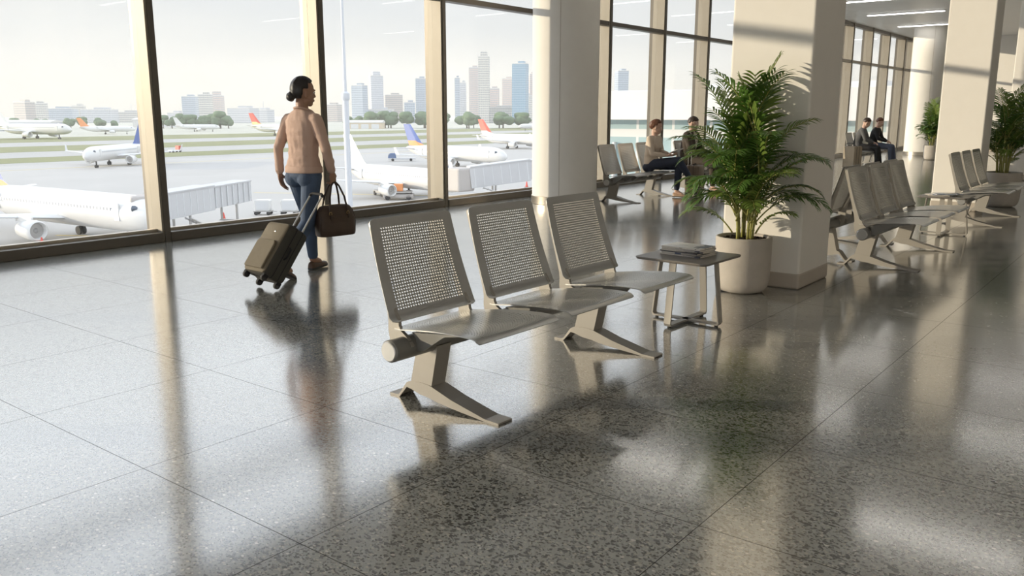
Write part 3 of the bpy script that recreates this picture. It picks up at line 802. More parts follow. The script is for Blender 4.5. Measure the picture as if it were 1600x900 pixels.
bench(8.80, 2.58, R(180), 'grey steel bench standing back to back behind the one beyond the pillar')
bench(12.42, 2.05, 0, 'grey steel bench in front of the second pillar and its potted palm')
bench(12.15, 6.98, R(4), 'grey steel bench by the glass where the woman with a tablet sits')
bench(14.75, 7.02, R(2), 'grey steel bench by the glass where the man in a dark jacket sits')
bench(23.2, 6.60, 0, 'distant grey steel bench by the far windows under two seated travellers')
bench(20.35, 7.6, 0, 'distant grey steel bench left of the two far travellers, half hidden by the pillar')
bench(19.2, 3.35, R(180), 'far grey steel bench behind the second potted palm at the right edge')

# ------------------------------------------------------------------ side tables and magazines
def side_table(x, y, rz, label):
    t = empty('side_table', (x, y, 0), rz, label, 'side table', 'low square side tables')
    h = .445; s = .258; rc = .035
    poly = []
    for cx_, cy_, a0 in ((s - rc, s - rc, 0), (-s + rc, s - rc, 90), (-s + rc, -s + rc, 180), (s - rc, -s + rc, 270)):
        for k in range(7): poly.append((cx_ + rc * math.cos(R(a0 + 15 * k)), cy_ + rc * math.sin(R(a0 + 15 * k))))
    m = MB()
    n = len(poly)
    m.rings([[Vector((p[0] * k, p[1] * k, z)) for p in poly] for k, z in ((.955, h - .018), (.985, h - .015), (1, h - .006), (1, h - .002), (.994, h))])
    m.build('table_top', M_top, t, auto=40)
    for ax in (0, 1):
        f = MB(); w = .024; th = .011
        hb, ht = .25, .205            # half spans at floor and top
        z0 = .012
        def P(u, z, s_): return Vector((u, s_ * w, z)) if ax == 0 else Vector((s_ * w, u, z))
        out = [(-ht, h - .018), (-hb, .03), (-hb + .012, z0), (hb - .012, z0), (hb, .03), (ht, h - .018)]
        inn = [(-ht + th, h - .018), (-hb + th, .034), (-hb + .02, z0 + th), (hb - .02, z0 + th), (hb - th, .034), (ht - th, h - .018)]
        if ax == 1: out = [(u, z + (.0 if abs(u) > hb - .005 else .0)) for u, z in out]
        rows = [[P(a[0], a[1], -1), P(a[0], a[1], 1), P(b[0], b[1], 1), P(b[0], b[1], -1)] for a, b in zip(out, inn)]
        f.rings(rows)
        f.build('leg_frame', M_tan, t)
        for q in (-1, 1):
            g = MB(); u = q * (hb - .03); g.lathe([(.012, 0), (.012, z0 + .001)], 12, (u, 0, 0) if ax == 0 else (0, u, 0)); g.build('glide', M_rubber, t)
    return t
side_table(5.03, 2.47, R(-2), 'low square grey side table with magazines, between front bench and concrete planter')
side_table(10.62, 2.06, 0, 'low square grey side table between the two benches beyond the pillar')

def cover_mat(name, base, blocks, seed):
    m = bpy.data.materials.new(name); m.use_nodes = True
    nt = m.node_tree; N = nt.nodes; L = nt.links; b = N['Principled BSDF']; b.inputs['Roughness'].default_value = .3
    tc = N.new('ShaderNodeTexCoord'); mp = N.new('ShaderNodeMapping'); mp.inputs['Location'].default_value = (seed * 1.7, seed * .9, 0)
    L.new(tc.outputs['Object'], mp.inputs[0])
    v = N.new('ShaderNodeTexVoronoi'); v.inputs['Scale'].default_value = 13; v.distance = 'CHEBYCHEV'; L.new(mp.outputs[0], v.inputs['Vector'])
    s = N.new('ShaderNodeSeparateColor'); L.new(v.outputs['Color'], s.inputs[0])
    r = N.new('ShaderNodeValToRGB'); r.color_ramp.interpolation = 'CONSTANT'
    r.color_ramp.elements[0].color = (*base, 1); mp.inputs['Location'].default_value[2] = .21 * seed; r.color_ramp.elements[1].position = .62; r.color_ramp.elements[1].color = (*blocks[0], 1)
    for k, c in enumerate(blocks[1:]):
        e = r.color_ramp.elements.new(.78 + .1 * k); e.color = (*c, 1)
    L.new(s.outputs[0], r.inputs[0]); L.new(r.outputs[0], b.inputs['Base Color']); return m
M_paper = mat('magazine_paper', (.72, .68, .60), .7, var=.08, scale=60)
COV = [cover_mat('cover_mixed', (.66, .62, .56), [(.03, .035, .05), (.5, .47, .42), (.05, .05, .06)], 7), cover_mat('cover_dark', (.07, .07, .08), [(.5, .46, .4), (.16, .15, .15)], 2),
       cover_mat('cover_pale', (.62, .58, .52), [(.45, .42, .4), (.1, .1, .12)], 3), cover_mat('cover_blue', (.12, .2, .34), [(.6, .6, .6), (.05, .06, .1)], 4), cover_mat('cover_red', (.6, .57, .52), [(.30, .28, .25), (.1, .12, .2)], 5)]
def magazine(x, y, z, rz, w, d, h, cm, label, group):
    t = empty('magazine', (x, y, z), rz, label, 'magazine', group)
    p = MB(); p.box((0, 0, h / 2), (w - .006, d - .004, h - .0024)); p.build('pages', M_paper, t)
    c = MB(); c.box((0, 0, h - .0007), (w, d, .0012)); c.box((0, 0, .0007), (w, d, .0012)); c.box((-w / 2 + .0006, 0, h / 2), (.0012, d, h)); c.build('cover', cm, t)
z = .4455
ML = ['bottom magazine of the stack on the front side table', 'pale magazine just above the bottom of the stack', 'dark covered magazine low in the middle of the stack', 'pale magazine in the middle of the stack',
      'magazine lying second from the top of the stack', 'topmost magazine with dark and white photo cover on the stack']
for i, (dx, dy, a, w, d, h, k) in enumerate(((0, 0, 4, .22, .30, .0095, 2), (.006, -.004, 7, .22, .295, .009, 4), (-.004, .006, 0, .215, .29, .0075, 1), (.004, .002, 10, .215, .29, .0095, 2), (-.006, -.004, 3, .21, .285, .008, 1), (.002, .004, 5, .21, .285, .009, 0))):
    magazine(5.07 + dx, 2.49 + dy, z, R(a - 8), w, d, h, COV[2 if k == 1 and i == 4 else k], ML[i], 'magazines stacked on the front table'); z += h + .0006
# a creased newspaper section lying over the right end of the stack
z2 = .4455
for i, (dx, dy, a, k, lab) in enumerate(((0, 0, 12, 2, 'pale magazine lying under a blue one on the second side table'), (.01, .0, -14, 4, 'pale magazine between two others on the second side table'), (.03, -.05, 30, 3, 'blue covered magazine on top at the second side table'))):
    magazine(10.55 + dx, 2.10 + dy, z2, R(a), .21, .28, .008, COV[k], lab, 'magazines on the second side table'); z2 += .0086
# ------------------------------------------------------------------ potted areca palms
def frond_mesh(L, rise, droop, leaf, n, seed, m):
    """starts at the origin heading +x and up; two ranks of folded leaflets on an arching midrib"""
    r = random.Random(seed); mb = MB()
    mid = []; p = Vector((0, 0, 0)); a = R(rise); N_ = 26
    for i in range(N_ + 1):
        mid.append(p.copy()); s = i / N_
        a -= R(droop) / N_ * (.35 + 1.3 * s)
        p = p + Vector((math.cos(a), 0, math.sin(a))) * (L / N_)
    mb.tube(mid, [.0062 * (1 - .8 * i / N_) + .0008 for i in range(N_ + 1)], 6)
    ribs = len(mb.f)
    for k in range(n):
        s = .20 + .80 * (k + .5) / n
        x = s * N_; i = min(int(x), N_ - 1); t = x - i
        base = mid[i].lerp(mid[i + 1], t); tan = (mid[i + 1] - mid[i]).normalized(); side = Vector((0, 1, 0)); up = side.cross(tan) * -1
        if up.z < 0 and abs(tan.z) < .9: up = -up
        ll = leaf * (math.sin(math.pi * (.18 + .74 * (s - .2) / .8)) ** .8) * r.uniform(.9, 1.1)
        fwd = .62 + .55 * s
        for sg in (-1, 1):
            d = (side * sg * 1.0 + tan * fwd * r.uniform(.9, 1.1) + up * r.uniform(.25, .42)).normalized()
            w = .0108 * (.7 + .3 * math.sin(math.pi * s)) * r.uniform(.9, 1.1)
            q = base.copy(); rows = []; dd = d.copy()
            wd = (tan - dd * tan.dot(dd)).normalized()
            seg = 6
            for j in range(seg + 1):
                u = j / seg
                ww = w * (math.sin(math.pi * min(1, .12 + u * .55)) if u < .7 else (1 - u) / .3 * .98) * 1.0
                ww = max(ww, .0004)
                nrm = dd.cross(wd)
                if nrm.z < 0: nrm = -nrm
                rows.append((q + wd * ww, q + nrm * (-.25 * ww), q - wd * ww))
                dd = (dd + Vector((0, 0, -1)) * (.07 + .20 * u) * r.uniform(.7, 1.3)).normalized()
                q = q + dd * ll / seg
            b = len(mb.v)
            mb.v += [tuple(v) for row in rows for v in row]
            for j in range(seg):
                for c in (0, 1):
                    A = b + j * 3 + c; mb.f.append((A, A + 1, A + 4, A + 3)); mb.m.append(0)
    mb.m = [1] * ribs + [0] * (len(mb.f) - ribs)
    me = bpy.data.meshes.new('frond'); me.from_pydata(mb.v, [], mb.f); me.materials.append(m); me.materials.append(M_cane)
    me.polygons.foreach_set('material_index', mb.m); me.polygons.foreach_set('use_smooth', [True] * len(me.polygons)); return me
FR = [frond_mesh(.74, 84, 50, .215, 24, 1, M_leaf), frond_mesh(.76, 76, 92, .21, 24, 2, M_leaf), frond_mesh(.70, 68, 108, .20, 23, 3, M_leaf), frond_mesh(.68, 60, 112, .19, 22, 4, M_leaf),
      frond_mesh(.86, 87, 30, .22, 25, 5, M_leaf2), frond_mesh(.46, 62, 100, .15, 17, 6, M_leaf2), frond_mesh(.36, 55, 90, .13, 14, 7, M_leaf2), frond_mesh(.74, 71, 80, .21, 24, 8, M_leaf2)]
pm = MB(); pm.lathe([(.03, .0), (.125, .0), (.165, .012), (.192, .045), (.205, .10), (.211, .20), (.211, .415), (.209, .426), (.203, .43), (.192, .43), (.186, .425), (.185, .40), (.185, .37), (.01, .37)], 56)
ME_pot = pm.mesh('pot', M_pot, True); ME_pot.set_sharp_from_angle(angle=R(50))
sm_ = MB(); rr = random.Random(2)
rings_ = []
for i in range(9):
    ra = .186 * i / 8 + .001
    rings_.append([Vector((ra * math.cos(2 * math.pi * k / 30), ra * math.sin(2 * math.pi * k / 30), .395 + rr.uniform(-.006, .008) + .012 * (1 - i / 8))) for k in range(30)])
sm_.rings(rings_)
for i in range(110):
    a = rr.uniform(0, 6.28); q = .175 * math.sqrt(rr.random())
    sm_.box((q * math.cos(a), q * math.sin(a), .408 + rr.uniform(0, .006)), (rr.uniform(.012, .03), rr.uniform(.006, .014), .006), Matrix.Rotation(rr.uniform(0, 3), 3, 'Z') @ Matrix.Rotation(rr.uniform(-.5, .5), 3, 'X'))
ME_soil = sm_.mesh('soil', M_soil)
def palm(x, y, rz, seed, label, scale=1., fs=.9, avoid=None, box=None):
    t = empty('potted_palm', (x, y, 0), rz, label, 'potted palm', 'areca palms in concrete pots'); t.scale = (scale,) * 3
    obj_of(ME_pot, 'pot', t); obj_of(ME_soil, 'soil', t)
    r = random.Random(seed)
    for c in range(9):
        a = c * 2.4 + r.uniform(-.3, .3); rad = r.uniform(.03, .085); bx, by = rad * math.cos(a), rad * math.sin(a)
        h = r.uniform(.24, .50); lx, ly = .045 * math.cos(a) * h / .4, .045 * math.sin(a) * h / .4
        pts = [(bx + lx * u * u, by + ly * u * u, .39 + h * u) for u in (0, .2, .4, .6, .8, 1)]
        cm = MB(); cm.tube(pts, [.0125, .0115, .011, .011, .0105, .009], 10)
        for u in (.35, .6, .85):
            cm.tube([(bx + lx * u * u, by + ly * u * u, .39 + h * u - .004), (bx + lx * u * u, by + ly * u * u, .39 + h * u + .004)], .0135, 10)
        cm.build('cane', M_cane, t, smooth=True)
        nf = 5
        a2 = r.uniform(0, 6.28)
        for k in range(nf):
            az = a + (k - (nf - 1) / 2) * 1.25 + r.uniform(-.35, .35)
            if avoid is not None:           # the plant has grown away from the pillar behind it
                dlt = (az + rz - R(avoid) + math.pi) % (2 * math.pi) - math.pi
                if abs(dlt) < R(72): az += (R(72) - abs(dlt)) * (1 if dlt >= 0 else -1) * r.uniform(1., 1.25)
            if k == 0: mesh_i = 4 if c % 2 else 0
            else: mesh_i = r.choice((1, 2, 3, 7, 1, 2))
            f = obj_of(FR[mesh_i], 'frond', t); f.location = (pts[-1][0], pts[-1][1], pts[-1][2] - .03 * k)
            f.rotation_euler = (r.uniform(-.15, .15), r.uniform(-.10, .12), az); s = r.uniform(.82, 1.05) * (.92 if k else 1.0); s *= fs * (1.30 if k == 0 else 1.0); f.scale = (s, s, s)
    for k in range(7):
        a = k * .9 + r.uniform(-.3, .3)
        f = obj_of(FR[5 + k % 2], 'frond', t); f.location = (.09 * math.cos(a), .09 * math.sin(a), .40 + r.uniform(.05, .22)); f.rotation_euler = (0, r.uniform(-.2, .1), a); f.scale = (fs, fs, fs)
    if box:                                  # fronds lean off the pillar instead of growing into it
        RM = Matrix.LocRotScale(Vector((x, y, 0)), Matrix.Rotation(rz, 3, 'Z').to_quaternion(), Vector((scale,) * 3))
        for f in t.children:
            if not f.name.startswith('frond'): continue
            for k in range(14):
                M = RM @ Matrix.LocRotScale(f.location, f.rotation_euler, f.scale)
                pts = [M @ v.co for v in f.data.vertices]
                if not any(box[0] < p.x < box[1] and box[2] < p.y < box[3] for p in pts): break
                if k < 8: f.rotation_euler.y -= R(4)
                else: f.scale = f.scale * .9
    return t
palm(6.21, 2.59, R(20), 5, 'large potted palm in a pale concrete pot against the nearest square pillar', 1.0, 1.02, 0, (6.48, 7.2, 2.2, 2.92))
palm(14.45, 2.07, R(75), 8, 'second potted palm in a round pot before the second pillar, at right', 1.18, .78, 150)
palm(28.0, 5.98, R(140), 3, 'far small looking potted palm beside the far round column', 1.0)
# ------------------------------------------------------------------ travellers
M_skin = mat('skin_brown', (.34, .19, .125), .5, var=.06, scale=12, sss=.12)
M_skin2 = mat('skin_light', (.55, .36, .27), .5, var=.06, scale=12, sss=.12)
M_hairblk = mat('hair_black', (.014, .011, .010), .38, var=.3, scale=40, bump=.25, bscale=70)
M_hairbr = mat('hair_auburn', (.13, .05, .022), .45, var=.3, scale=40, bump=.25, bscale=70)
M_hairdk = mat('hair_dark_brown', (.045, .028, .018), .45, var=.3, scale=40, bump=.25, bscale=70)
M_knit = mat('peach_knit', (.55, .385, .31), .85, var=.07, scale=9, bump=.25, bscale=30)
M_denim = mat('blue_denim', (.055, .085, .145), .8, var=.35, scale=7, bump=.15, bscale=90)
M_navyc = mat('navy_cloth', (.022, .030, .055), .8, var=.2, scale=9, bump=.2, bscale=40)
M_cream = mat('cream_knit', (.58, .48, .38), .85, var=.07, scale=9, bump=.25, bscale=30)
M_jacket = mat('dark_brown_wool', (.060, .045, .033), .85, var=.2, scale=12, bump=.2, bscale=50)
M_shirt = mat('pale_shirt', (.62, .55, .48), .8, var=.05, bump=.1)
M_shoe = mat('brown_leather', (.085, .045, .026), .45, var=.2, scale=20)
M_shoet = mat('tan_leather', (.36, .24, .16), .5, var=.1, scale=20)
M_greyc = mat('grey_jacket', (.10, .10, .10), .85, var=.25, scale=10, bump=.2)
M_blackc = mat('black_cloth', (.014, .014, .016), .8, var=.3, scale=10, bump=.2)
M_bluecl = mat('slate_blue_cloth', (.07, .085, .13), .85, var=.2, scale=10, bump=.2)
M_greysl = mat('light_grey_cloth', (.30, .30, .31), .85, var=.1, scale=10, bump=.2)
M_eye = mat('eye_white', (.75, .72, .68), .25, var=.02)
M_iris = mat('iris_dark', (.03, .02, .015), .2, var=.1)
M_lip = mat('lip', (.36, .14, .11), .45, var=.05)

def V(*a): return Vector(a)
def ring(c, rx, ry, lat, nrm, n=24, p=2.3):
    lat = Vector(lat).normalized(); nrm = Vector(nrm).normalized(); fw = nrm.cross(lat).normalized()
    out = []
    for k in range(n):
        a = 2 * math.pi * k / n; ca, sa = math.cos(a), math.sin(a)
        out.append(Vector(c) + lat * (rx * math.copysign(abs(ca) ** (2 / p), ca)) + fw * (ry * math.copysign(abs(sa) ** (2 / p), sa)))
    return out
def basis(f, u=(0, 0, 1)):
    f = Vector(f).normalized(); u = Vector(u); r = f.cross(u).normalized(); u = r.cross(f).normalized()
    return Matrix((r, f, u)).transposed()          # columns right, forward, up

def hand(mb, w, d, palm, side, curl, s=1.0, spread=.10, fold=None):
    """w wrist, d direction of the palm, palm = normal out of the palm, side = direction in which the thumb lies"""
    d = Vector(d).normalized(); palm = Vector(palm); palm = (palm - d * palm.dot(d)).normalized(); side = Vector(side); side = (side - d * side.dot(d) - palm * side.dot(palm)).normalized()
    w = Vector(w)
    M = Matrix((side, d, palm)).transposed()
    mb.ell(w + d * .045 * s, (.040 * s, .052 * s, .0155 * s), M, 14, 10)
    mb.capsule(w, w + d * .03 * s, .022 * s, .024 * s)
    Ls = (.072, .080, .075, .060); offs = (.028, .0095, -.0095, -.027)
    for i in range(4):
        q = w + d * (.085 - .006 * abs(i - 1.2)) * s + side * offs[i] * s
        c = curl[i] if hasattr(curl, '__len__') else curl * (1 + .12 * i)
        dd = (d + side * spread * offs[i] / .028).normalized(); pts = [q - dd * .02 * s, q]
        for frac, k in ((.45, .75), (.32, 1.15), (.23, .8)):
            rot = Matrix.Rotation(c * k, 3, dd.cross(palm))
            dd = rot @ dd
            q = q + dd * Ls[i] * frac * s; pts.append(q)
        mb.chain(pts, [.0092 * s, .0090 * s, .0085 * s, .0078 * s, .0066 * s], 8)
    q = w + d * .022 * s + side * .026 * s
    c = (curl[0] if hasattr(curl, '__len__') else curl)
    d1 = (side * .75 + d * .75 + palm * .35).normalized(); p1 = q + d1 * .038 * s; d2 = (d1 + d * .5 + palm * .7 * c - side * .25).normalized(); p2 = p1 + d2 * .030 * s; d3 = (d2 + palm * .4 * c + d * .2).normalized(); p3 = p2 + d3 * .022 * s
    mb.chain([q - d1 * .012 * s, p1, p2, p3], [.013 * s, .0108 * s, .0096 * s, .0075 * s], 8)

def head(mb, c, M, s=1.0):
    """c: centre of the skull"""
    def P(r, f, u): return Vector(c) + M @ (Vector((r, f, u)) * s)
    def S(r): return tuple(x * s for x in r)
    mb.ell(P(0, -.010, .020), S((.073, .092, .092)), M, 22, 16)
    mb.ell(P(0, .026, -.040), S((.058, .060, .074)), M, 20, 14)
    mb.ell(P(0, .052, -.092), S((.030, .028, .024)), M, 14, 10)
    for q in (-1, 1):
        mb.ell(P(q * .036, .050, -.030), S((.024, .028, .026)), M, 12, 8)     # cheek
        mb.ell(P(q * .030, .072, .016), S((.024, .014, .009)), M, 12, 8)      # brow
        mb.ell(P(q * .046, .012, -.070), S((.018, .036, .022)), M, 12, 8)     # jaw
        e = Matrix.Rotation(0, 3, 'Z')
        mb.ell(P(q * .073, -.012, -.022), S((.009, .019, .031)), M, 12, 10)   # ear
    mb.chain([P(0, .078, .010), P(0, .090, -.018), P(0, .096, -.032)], [.008 * s, .0095 * s, .0105 * s], 10)   # nose
    for q in (-1, 1): mb.ell(P(q * .011, .090, -.035), S((.008, .010, .007)), M, 10, 8)
    mb.ell(P(0, .080, -.062), S((.022, .010, .006)), M, 12, 8); mb.ell(P(0, .078, -.072), S((.020, .010, .007)), M, 12, 8)

def face_parts(root, c, M, s=1.0):
    def P(r, f, u): return Vector(c) + M @ (Vector((r, f, u)) * s)
    for q in (-1, 1):
        e = MB(); e.ell(P(q * .030, .074, -.002), (.0125 * s, .0105 * s, .0085 * s), M, 12, 8)
        eo = e.build('eye', M_eye, root, smooth=True)
        i = MB(); i.ell(P(q * .031, .0805, -.002), (.0055 * s, .0045 * s, .0060 * s), M, 10, 8); i.build('iris', M_iris, eo, smooth=True)
    l = MB(); l.ell(P(0, .0865, -.0615), (.021 * s, .006 * s, .0045 * s), M, 14, 8); l.ell(P(0, .0855, -.0700), (.018 * s, .0065 * s, .0055 * s), M, 14, 8)
    l.build('lips', M_lip, root, smooth=True)

def hair(root, c, M, m, s=1.0, bun=None, length=-.55, front=.62, vox=.006, volume=1.0, fringe=None):
    mb = MB()
    def fn(d):
        r, f, u = d
        k = 1.12 * volume
        face = (f > .18 and u < front - .25 * abs(r)) or (u < length) or (f > -.32 and u < .02 and abs(r) > .42) 
        return .86 if face else k + .02 * math.sin(9 * math.atan2(f, r))
    mb.ell(Vector(c) + M @ (Vector((0, -.012, .020)) * s), (.075 * s, .094 * s, .095 * s), M, 48, 36, fn)
    if bun:
        mb.ell(Vector(c) + M @ (Vector(bun[0]) * s), tuple(x * s for x in bun[1]), M, 20, 14, lambda d: 1 + .05 * math.sin(7 * d.z + 5 * d.x))
    if fringe:
        for a in fringe: mb.chain([Vector(c) + M @ (Vector(p) * s) for p in a], [.014 * s] * len(a), 8)
    return obj_of(fuse(mb, vox * s, 3, 'hair', m), 'hair', root)

def shoe(root, a, toe, m, name='shoe', s=1.0):
    """a: ankle; toe: direction of the toe (unit, may tilt); the sole follows it"""
    t = Vector(toe).normalized(); sd = Vector((t.y, -t.x, 0)).normalized(); up = sd.cross(t).normalized()
    M = Matrix((sd, t, up)).transposed(); a = Vector(a)
    def P(x, y, z): return a + M @ (Vector((x, y, z)) * s)
    b = MB(); rows = []
    for y, w, h in ((-.058, .020, .050), (-.052, .028, .058), (-.02, .033, .060), (.03, .033, .045), (.08, .040, .040), (.125, .043, .034), (.165, .036, .028), (.188, .020, .020), (.196, .008, .012)):
        rows.append([P(w * math.cos(k * math.pi / 8) * (1 if k <= 8 else 1), y, -.072 + (h * math.sin(k * math.pi / 8) if k <= 8 else 0)) if k <= 8 else P(-w + 2 * w * (k - 8) / 5, y, -.072) for k in range(13)])
    b.rings(rows)
    o = b.build(name, m, root, smooth=False, auto=45)
    so_ = MB(); rr = []
    for y, w in ((-.062, .022), (-.05, .031), (-.02, .035), (.03, .035), (.08, .042), (.125, .046), (.165, .039), (.19, .022), (.2, .009)):
        rr.append([P(-w, y, -.086), P(w, y, -.086), P(w, y, -.070), P(-w, y, -.070)])
    so_.rings(rr); so_.build('sole', M_rubber, o)
    return o

def person(loc, rz, label, J, st):
    """J: joints in the person's own frame (+y forward, +x right, z up from the floor)"""
    s = st.get('hs', 1.0); vox = st.get('vox', .006); slim = st.get('slim', 1.0)
    lat_h = (J['hr'] - J['hl']).normalized(); lat_s = (J['sr'] - J['sl']).normalized()
    P, Wt, Ch, Nk = J['pelvis'], J['waist'], J['chest'], J['neck']
    HM = basis(J['look'], J.get('headup', (0, 0, 1))); Hc = J['head']
    body = MB()
    def torso(mb, k, lo=0, hem=0.):
        spine = [(P - V(0, 0, .07), .150, .105, 0), (P, .168, .118, .05), (P.lerp(Wt, .5), .152, .108, .3), (Wt, .132, .098, .5), (Wt.lerp(Ch, .5), .140, .100, .7), (Ch, .152, .108, .9), (Ch.lerp(Nk, .45), .158, .098, 1), (Ch.lerp(Nk, .72), .135, .080, 1), (Nk - (Nk - Ch) * .08, .088, .066, 1), (Nk, .052, .055, 1)]
        R_ = []
        for i, (c, rx, ry, u) in enumerate(spine[lo:]):
            i += lo
            d = spine[min(i + 1, 9)][0] - spine[max(i - 1, 0)][0]
            R_.append(ring(c, rx * k * slim * st.get('wide', 1), ry * k * slim * st.get('deep', 1), lat_h.lerp(lat_s, u), d))
        mb.rings(R_)
    torso(body, .90)
    for q in 'lr':
        body.chain([J['s' + q], J['e' + q], J['w' + q]], [.045 * slim, .038 * slim, .024], 12)
        body.chain([J['h' + q], J['k' + q], J['a' + q]], [.072 * slim, .050 * slim, .034], 14)
        hd = J['hand' + q]
        hand(body, J['w' + q], hd[0], hd[1], hd[2], hd[3], s * st.get('hands', 1.0))
        f = J['foot' + q].normalized()
        body.chain([J['a' + q], J['a' + q] + f * .09 - V(0, 0, .035)], [.034, .026], 10)
    neck_b = Hc + HM @ V(0, -.018, -.075) * s
    body.chain([Nk - (Nk - Ch) * .15, Nk, neck_b], [.058, .052, .050], 16)
    head(body, Hc, HM, s)
    root = obj_of(fuse(body, vox, 3, 'person', st['skin']), 'person')
    root.location = loc; root.rotation_euler = (0, 0, rz)
    tag(root, label, 'person')
    face_parts(root, Hc, HM, s)
    # top
    tp = MB(); torso(tp, 1.03, st.get('hem', 1))
    cu = st.get('cuff', .93)
    for q in 'lr':
        S_, E_, W_ = J['s' + q], J['e' + q], J['w' + q]
        tp.chain([Ch.lerp(Nk, .62) + (S_ - Ch.lerp(Nk, .62)) * .45, S_, S_.lerp(E_, .5), E_, E_.lerp(W_, .55), E_.lerp(W_, cu)], [.060 * slim, .056 * slim, .050 * slim, .044 * slim, .040 * slim, .032], 16)
    if st.get('bust'):
        fwd = V(0, 0, 1).cross(lat_s) 
        for q in (-1, 1): tp.ell(Ch + lat_s * q * .065 + fwd * .075 + V(0, 0, -.01), (.06, .055, .062))
    tm = fuse(tp, vox, 4, st['top'][0], st['top'][1])
    if st.get('folds'):                       # soft folds in the knit, deeper towards the hem and the elbows
        nn = [v.normal.copy() for v in tm.vertices]
        for v, n in zip(tm.vertices, nn):
            q = v.co; low = max(0., min(1., (Nk.z - q.z) / (Nk.z - P.z)))
            a = noise.noise(Vector((q.x * 9 + q.z * 5, q.y * 9, q.z * 26))) * (.25 + .75 * low) + .6 * noise.noise(Vector((q.x * 22, q.y * 22, q.z * 9 + q.x * 14)))
            v.co = q + n * (st['folds'] * a)
        tm.update()
    topo = obj_of(tm, st['top'][0], root)
    if st.get('folds'):
        cl = MB(); cl.tube(ring(Nk + V(0, -.004, -.006), .066, .062, lat_s, Nk - Ch + V(0, .05, 0), 28, 2.0), .0085, 8, closed=True); cl.build('collar', st['top'][1], topo, smooth=True)
        hb = MB(); hb.rings([ring(P + V(0, 0, dz), .168 * 1.03 * slim * kk, .118 * 1.03 * slim * kk, lat_h, V(0, 0, 1), 40) for dz, kk in ((-.016, .985), (-.014, 1.02), (.010, 1.022), (.032, 1.008), (.040, .97))], cap=False); hb.build('ribbed_hem', st['top'][1], topo, smooth=True)
        for q in 'lr':
            E_, W_ = J['e' + q], J['w' + q]
            cf = MB(); cf.tube([E_.lerp(W_, .80), E_.lerp(W_, .81), E_.lerp(W_, .955), E_.lerp(W_, .96)], [.034, .0365, .034, .031], 18); cf.build('cuff', st['top'][1], topo, smooth=True)
    # trousers
    tr = MB()
    R_ = []
    for c, rx, ry in ((P + (Wt - P) * .30, .140, .100), (P + V(0, 0, .03), .164, .116), (P - V(0, 0, .05), .170, .122), (P - V(0, 0, .10), .12, .09)):
        R_.append(ring(c, rx * .985 * slim * st.get('wide', 1), ry * .985 * slim * st.get('deep', 1), lat_h, Wt - P))
    tr.rings(R_)
    for q in 'lr':
        H_, K_, A_ = J['h' + q], J['k' + q], J['a' + q]
        tr.chain([H_, H_.lerp(K_, .45), K_, K_.lerp(A_, .3), K_.lerp(A_, .7), K_.lerp(A_, st.get('hemleg', .90))], [x * slim for x in (.088, .078, .062, .060, .050, .046)], 18)
        bk = (P - J['look'].normalized() * 0)
    for q in (-1, 1):
        fwd = V(0, 0, 1).cross(lat_h)
        tr.ell(P + lat_h * q * .070 - fwd * .048 + V(0, 0, -.060), (.082 * slim, .072 * slim, .080 * slim))
    obj_of(fuse(tr, vox, 4, 'trousers', st['trousers']), 'trousers', root)
    for q in 'lr':
        shoe(root, J['a' + q], J['foot' + q], st['shoe'], s=st.get('shoes', 1.0))
    hair(root, Hc, HM, st['hair'], s, st.get('bun'), st.get('hairlen', -.55), st.get('front', .62), vox=max(.005, vox * .8), fringe=st.get('fringe'))
    return root, J, HM

# the woman walking along the glass
J = dict(pelvis=V(.0, .0, .885), waist=V(0, .005, 1.01), chest=V(0, .015, 1.20), neck=V(.0, .018, 1.392), head=V(.005, .045, 1.530), look=V(.48, .86, -.06), headup=V(0, -.05, 1),
         hl=V(-.085, .012, .845), hr=V(.085, -.012, .845), kl=V(-.095, .165, .475), kr=V(.055, -.055, .455), al=V(-.105, .215, .092), ar=V(.02, -.365, .155), footl=V(-.05, 1, .04), footr=V(.03, 1, -.50),
         sl=V(-.156, .03, 1.300), sr=V(.156, -.01, 1.300), el=V(-.215, -.045, 1.07), er=V(.230, .0, 1.065), wl=V(-.225, -.030, .862), wr=V(.205, .105, .872),
         handl=(V(.08, .10, -1), V(.9, .2, 0), V(.1, 1, 0), .32), handr=(V(.02, .18, -1), V(-1, .1, 0), V(0, 1, .1), (1.05, 1.1, 1.1, 1.05)))
WLOC = V(4.57, 5.79, 0); WRZ = R(15 - 90)
person(WLOC, WRZ, 'woman in a peach sweater and jeans walking past the windows, carrying a brown handbag', J,
       dict(skin=M_skin, top=('sweater', M_knit), trousers=M_denim, shoe=M_shoe, hair=M_hairblk, bun=((-.022, -.104, -.048), (.043, .036, .040)), vox=.0048, slim=.97, bust=True, folds=.0075, hairlen=-.80, hs=1.01, front=.72))
# her handbag: handles meet in the right hand
def to_world(p): return WLOC + Matrix.Rotation(WRZ, 3, 'Z') @ Vector(p)
M_bag = mat('dark_brown_leather', (.060, .036, .024), .5, var=.2, scale=14, bump=.15, bscale=60)
M_bagp = mat('bag_piping', (.045, .026, .018), .4, var=.2)
M_zip = mat('brass', (.5, .36, .16), .3, metal=.9, var=.05)
hp = to_world((.205, .125, .785))
t = empty('handbag', (hp.x, hp.y, .335), R(-8), 'dark brown leather handbag hanging from the walking woman\'s right hand', 'handbag')
def bag_ring(z, w, d): 
    return [Vector((math.copysign(abs(math.cos(a)) ** .45, math.cos(a)) * w / 2, math.copysign(abs(math.sin(a)) ** .55, math.sin(a)) * d / 2, z)) for a in [2 * math.pi * k / 40 for k in range(40)]]
b = MB(); b.rings([bag_ring(0, .325, .135), bag_ring(.008, .345, .155), bag_ring(.06, .355, .16), bag_ring(.15, .345, .145), bag_ring(.215, .315, .11), bag_ring(.245, .285, .075), bag_ring(.258, .25, .035)])
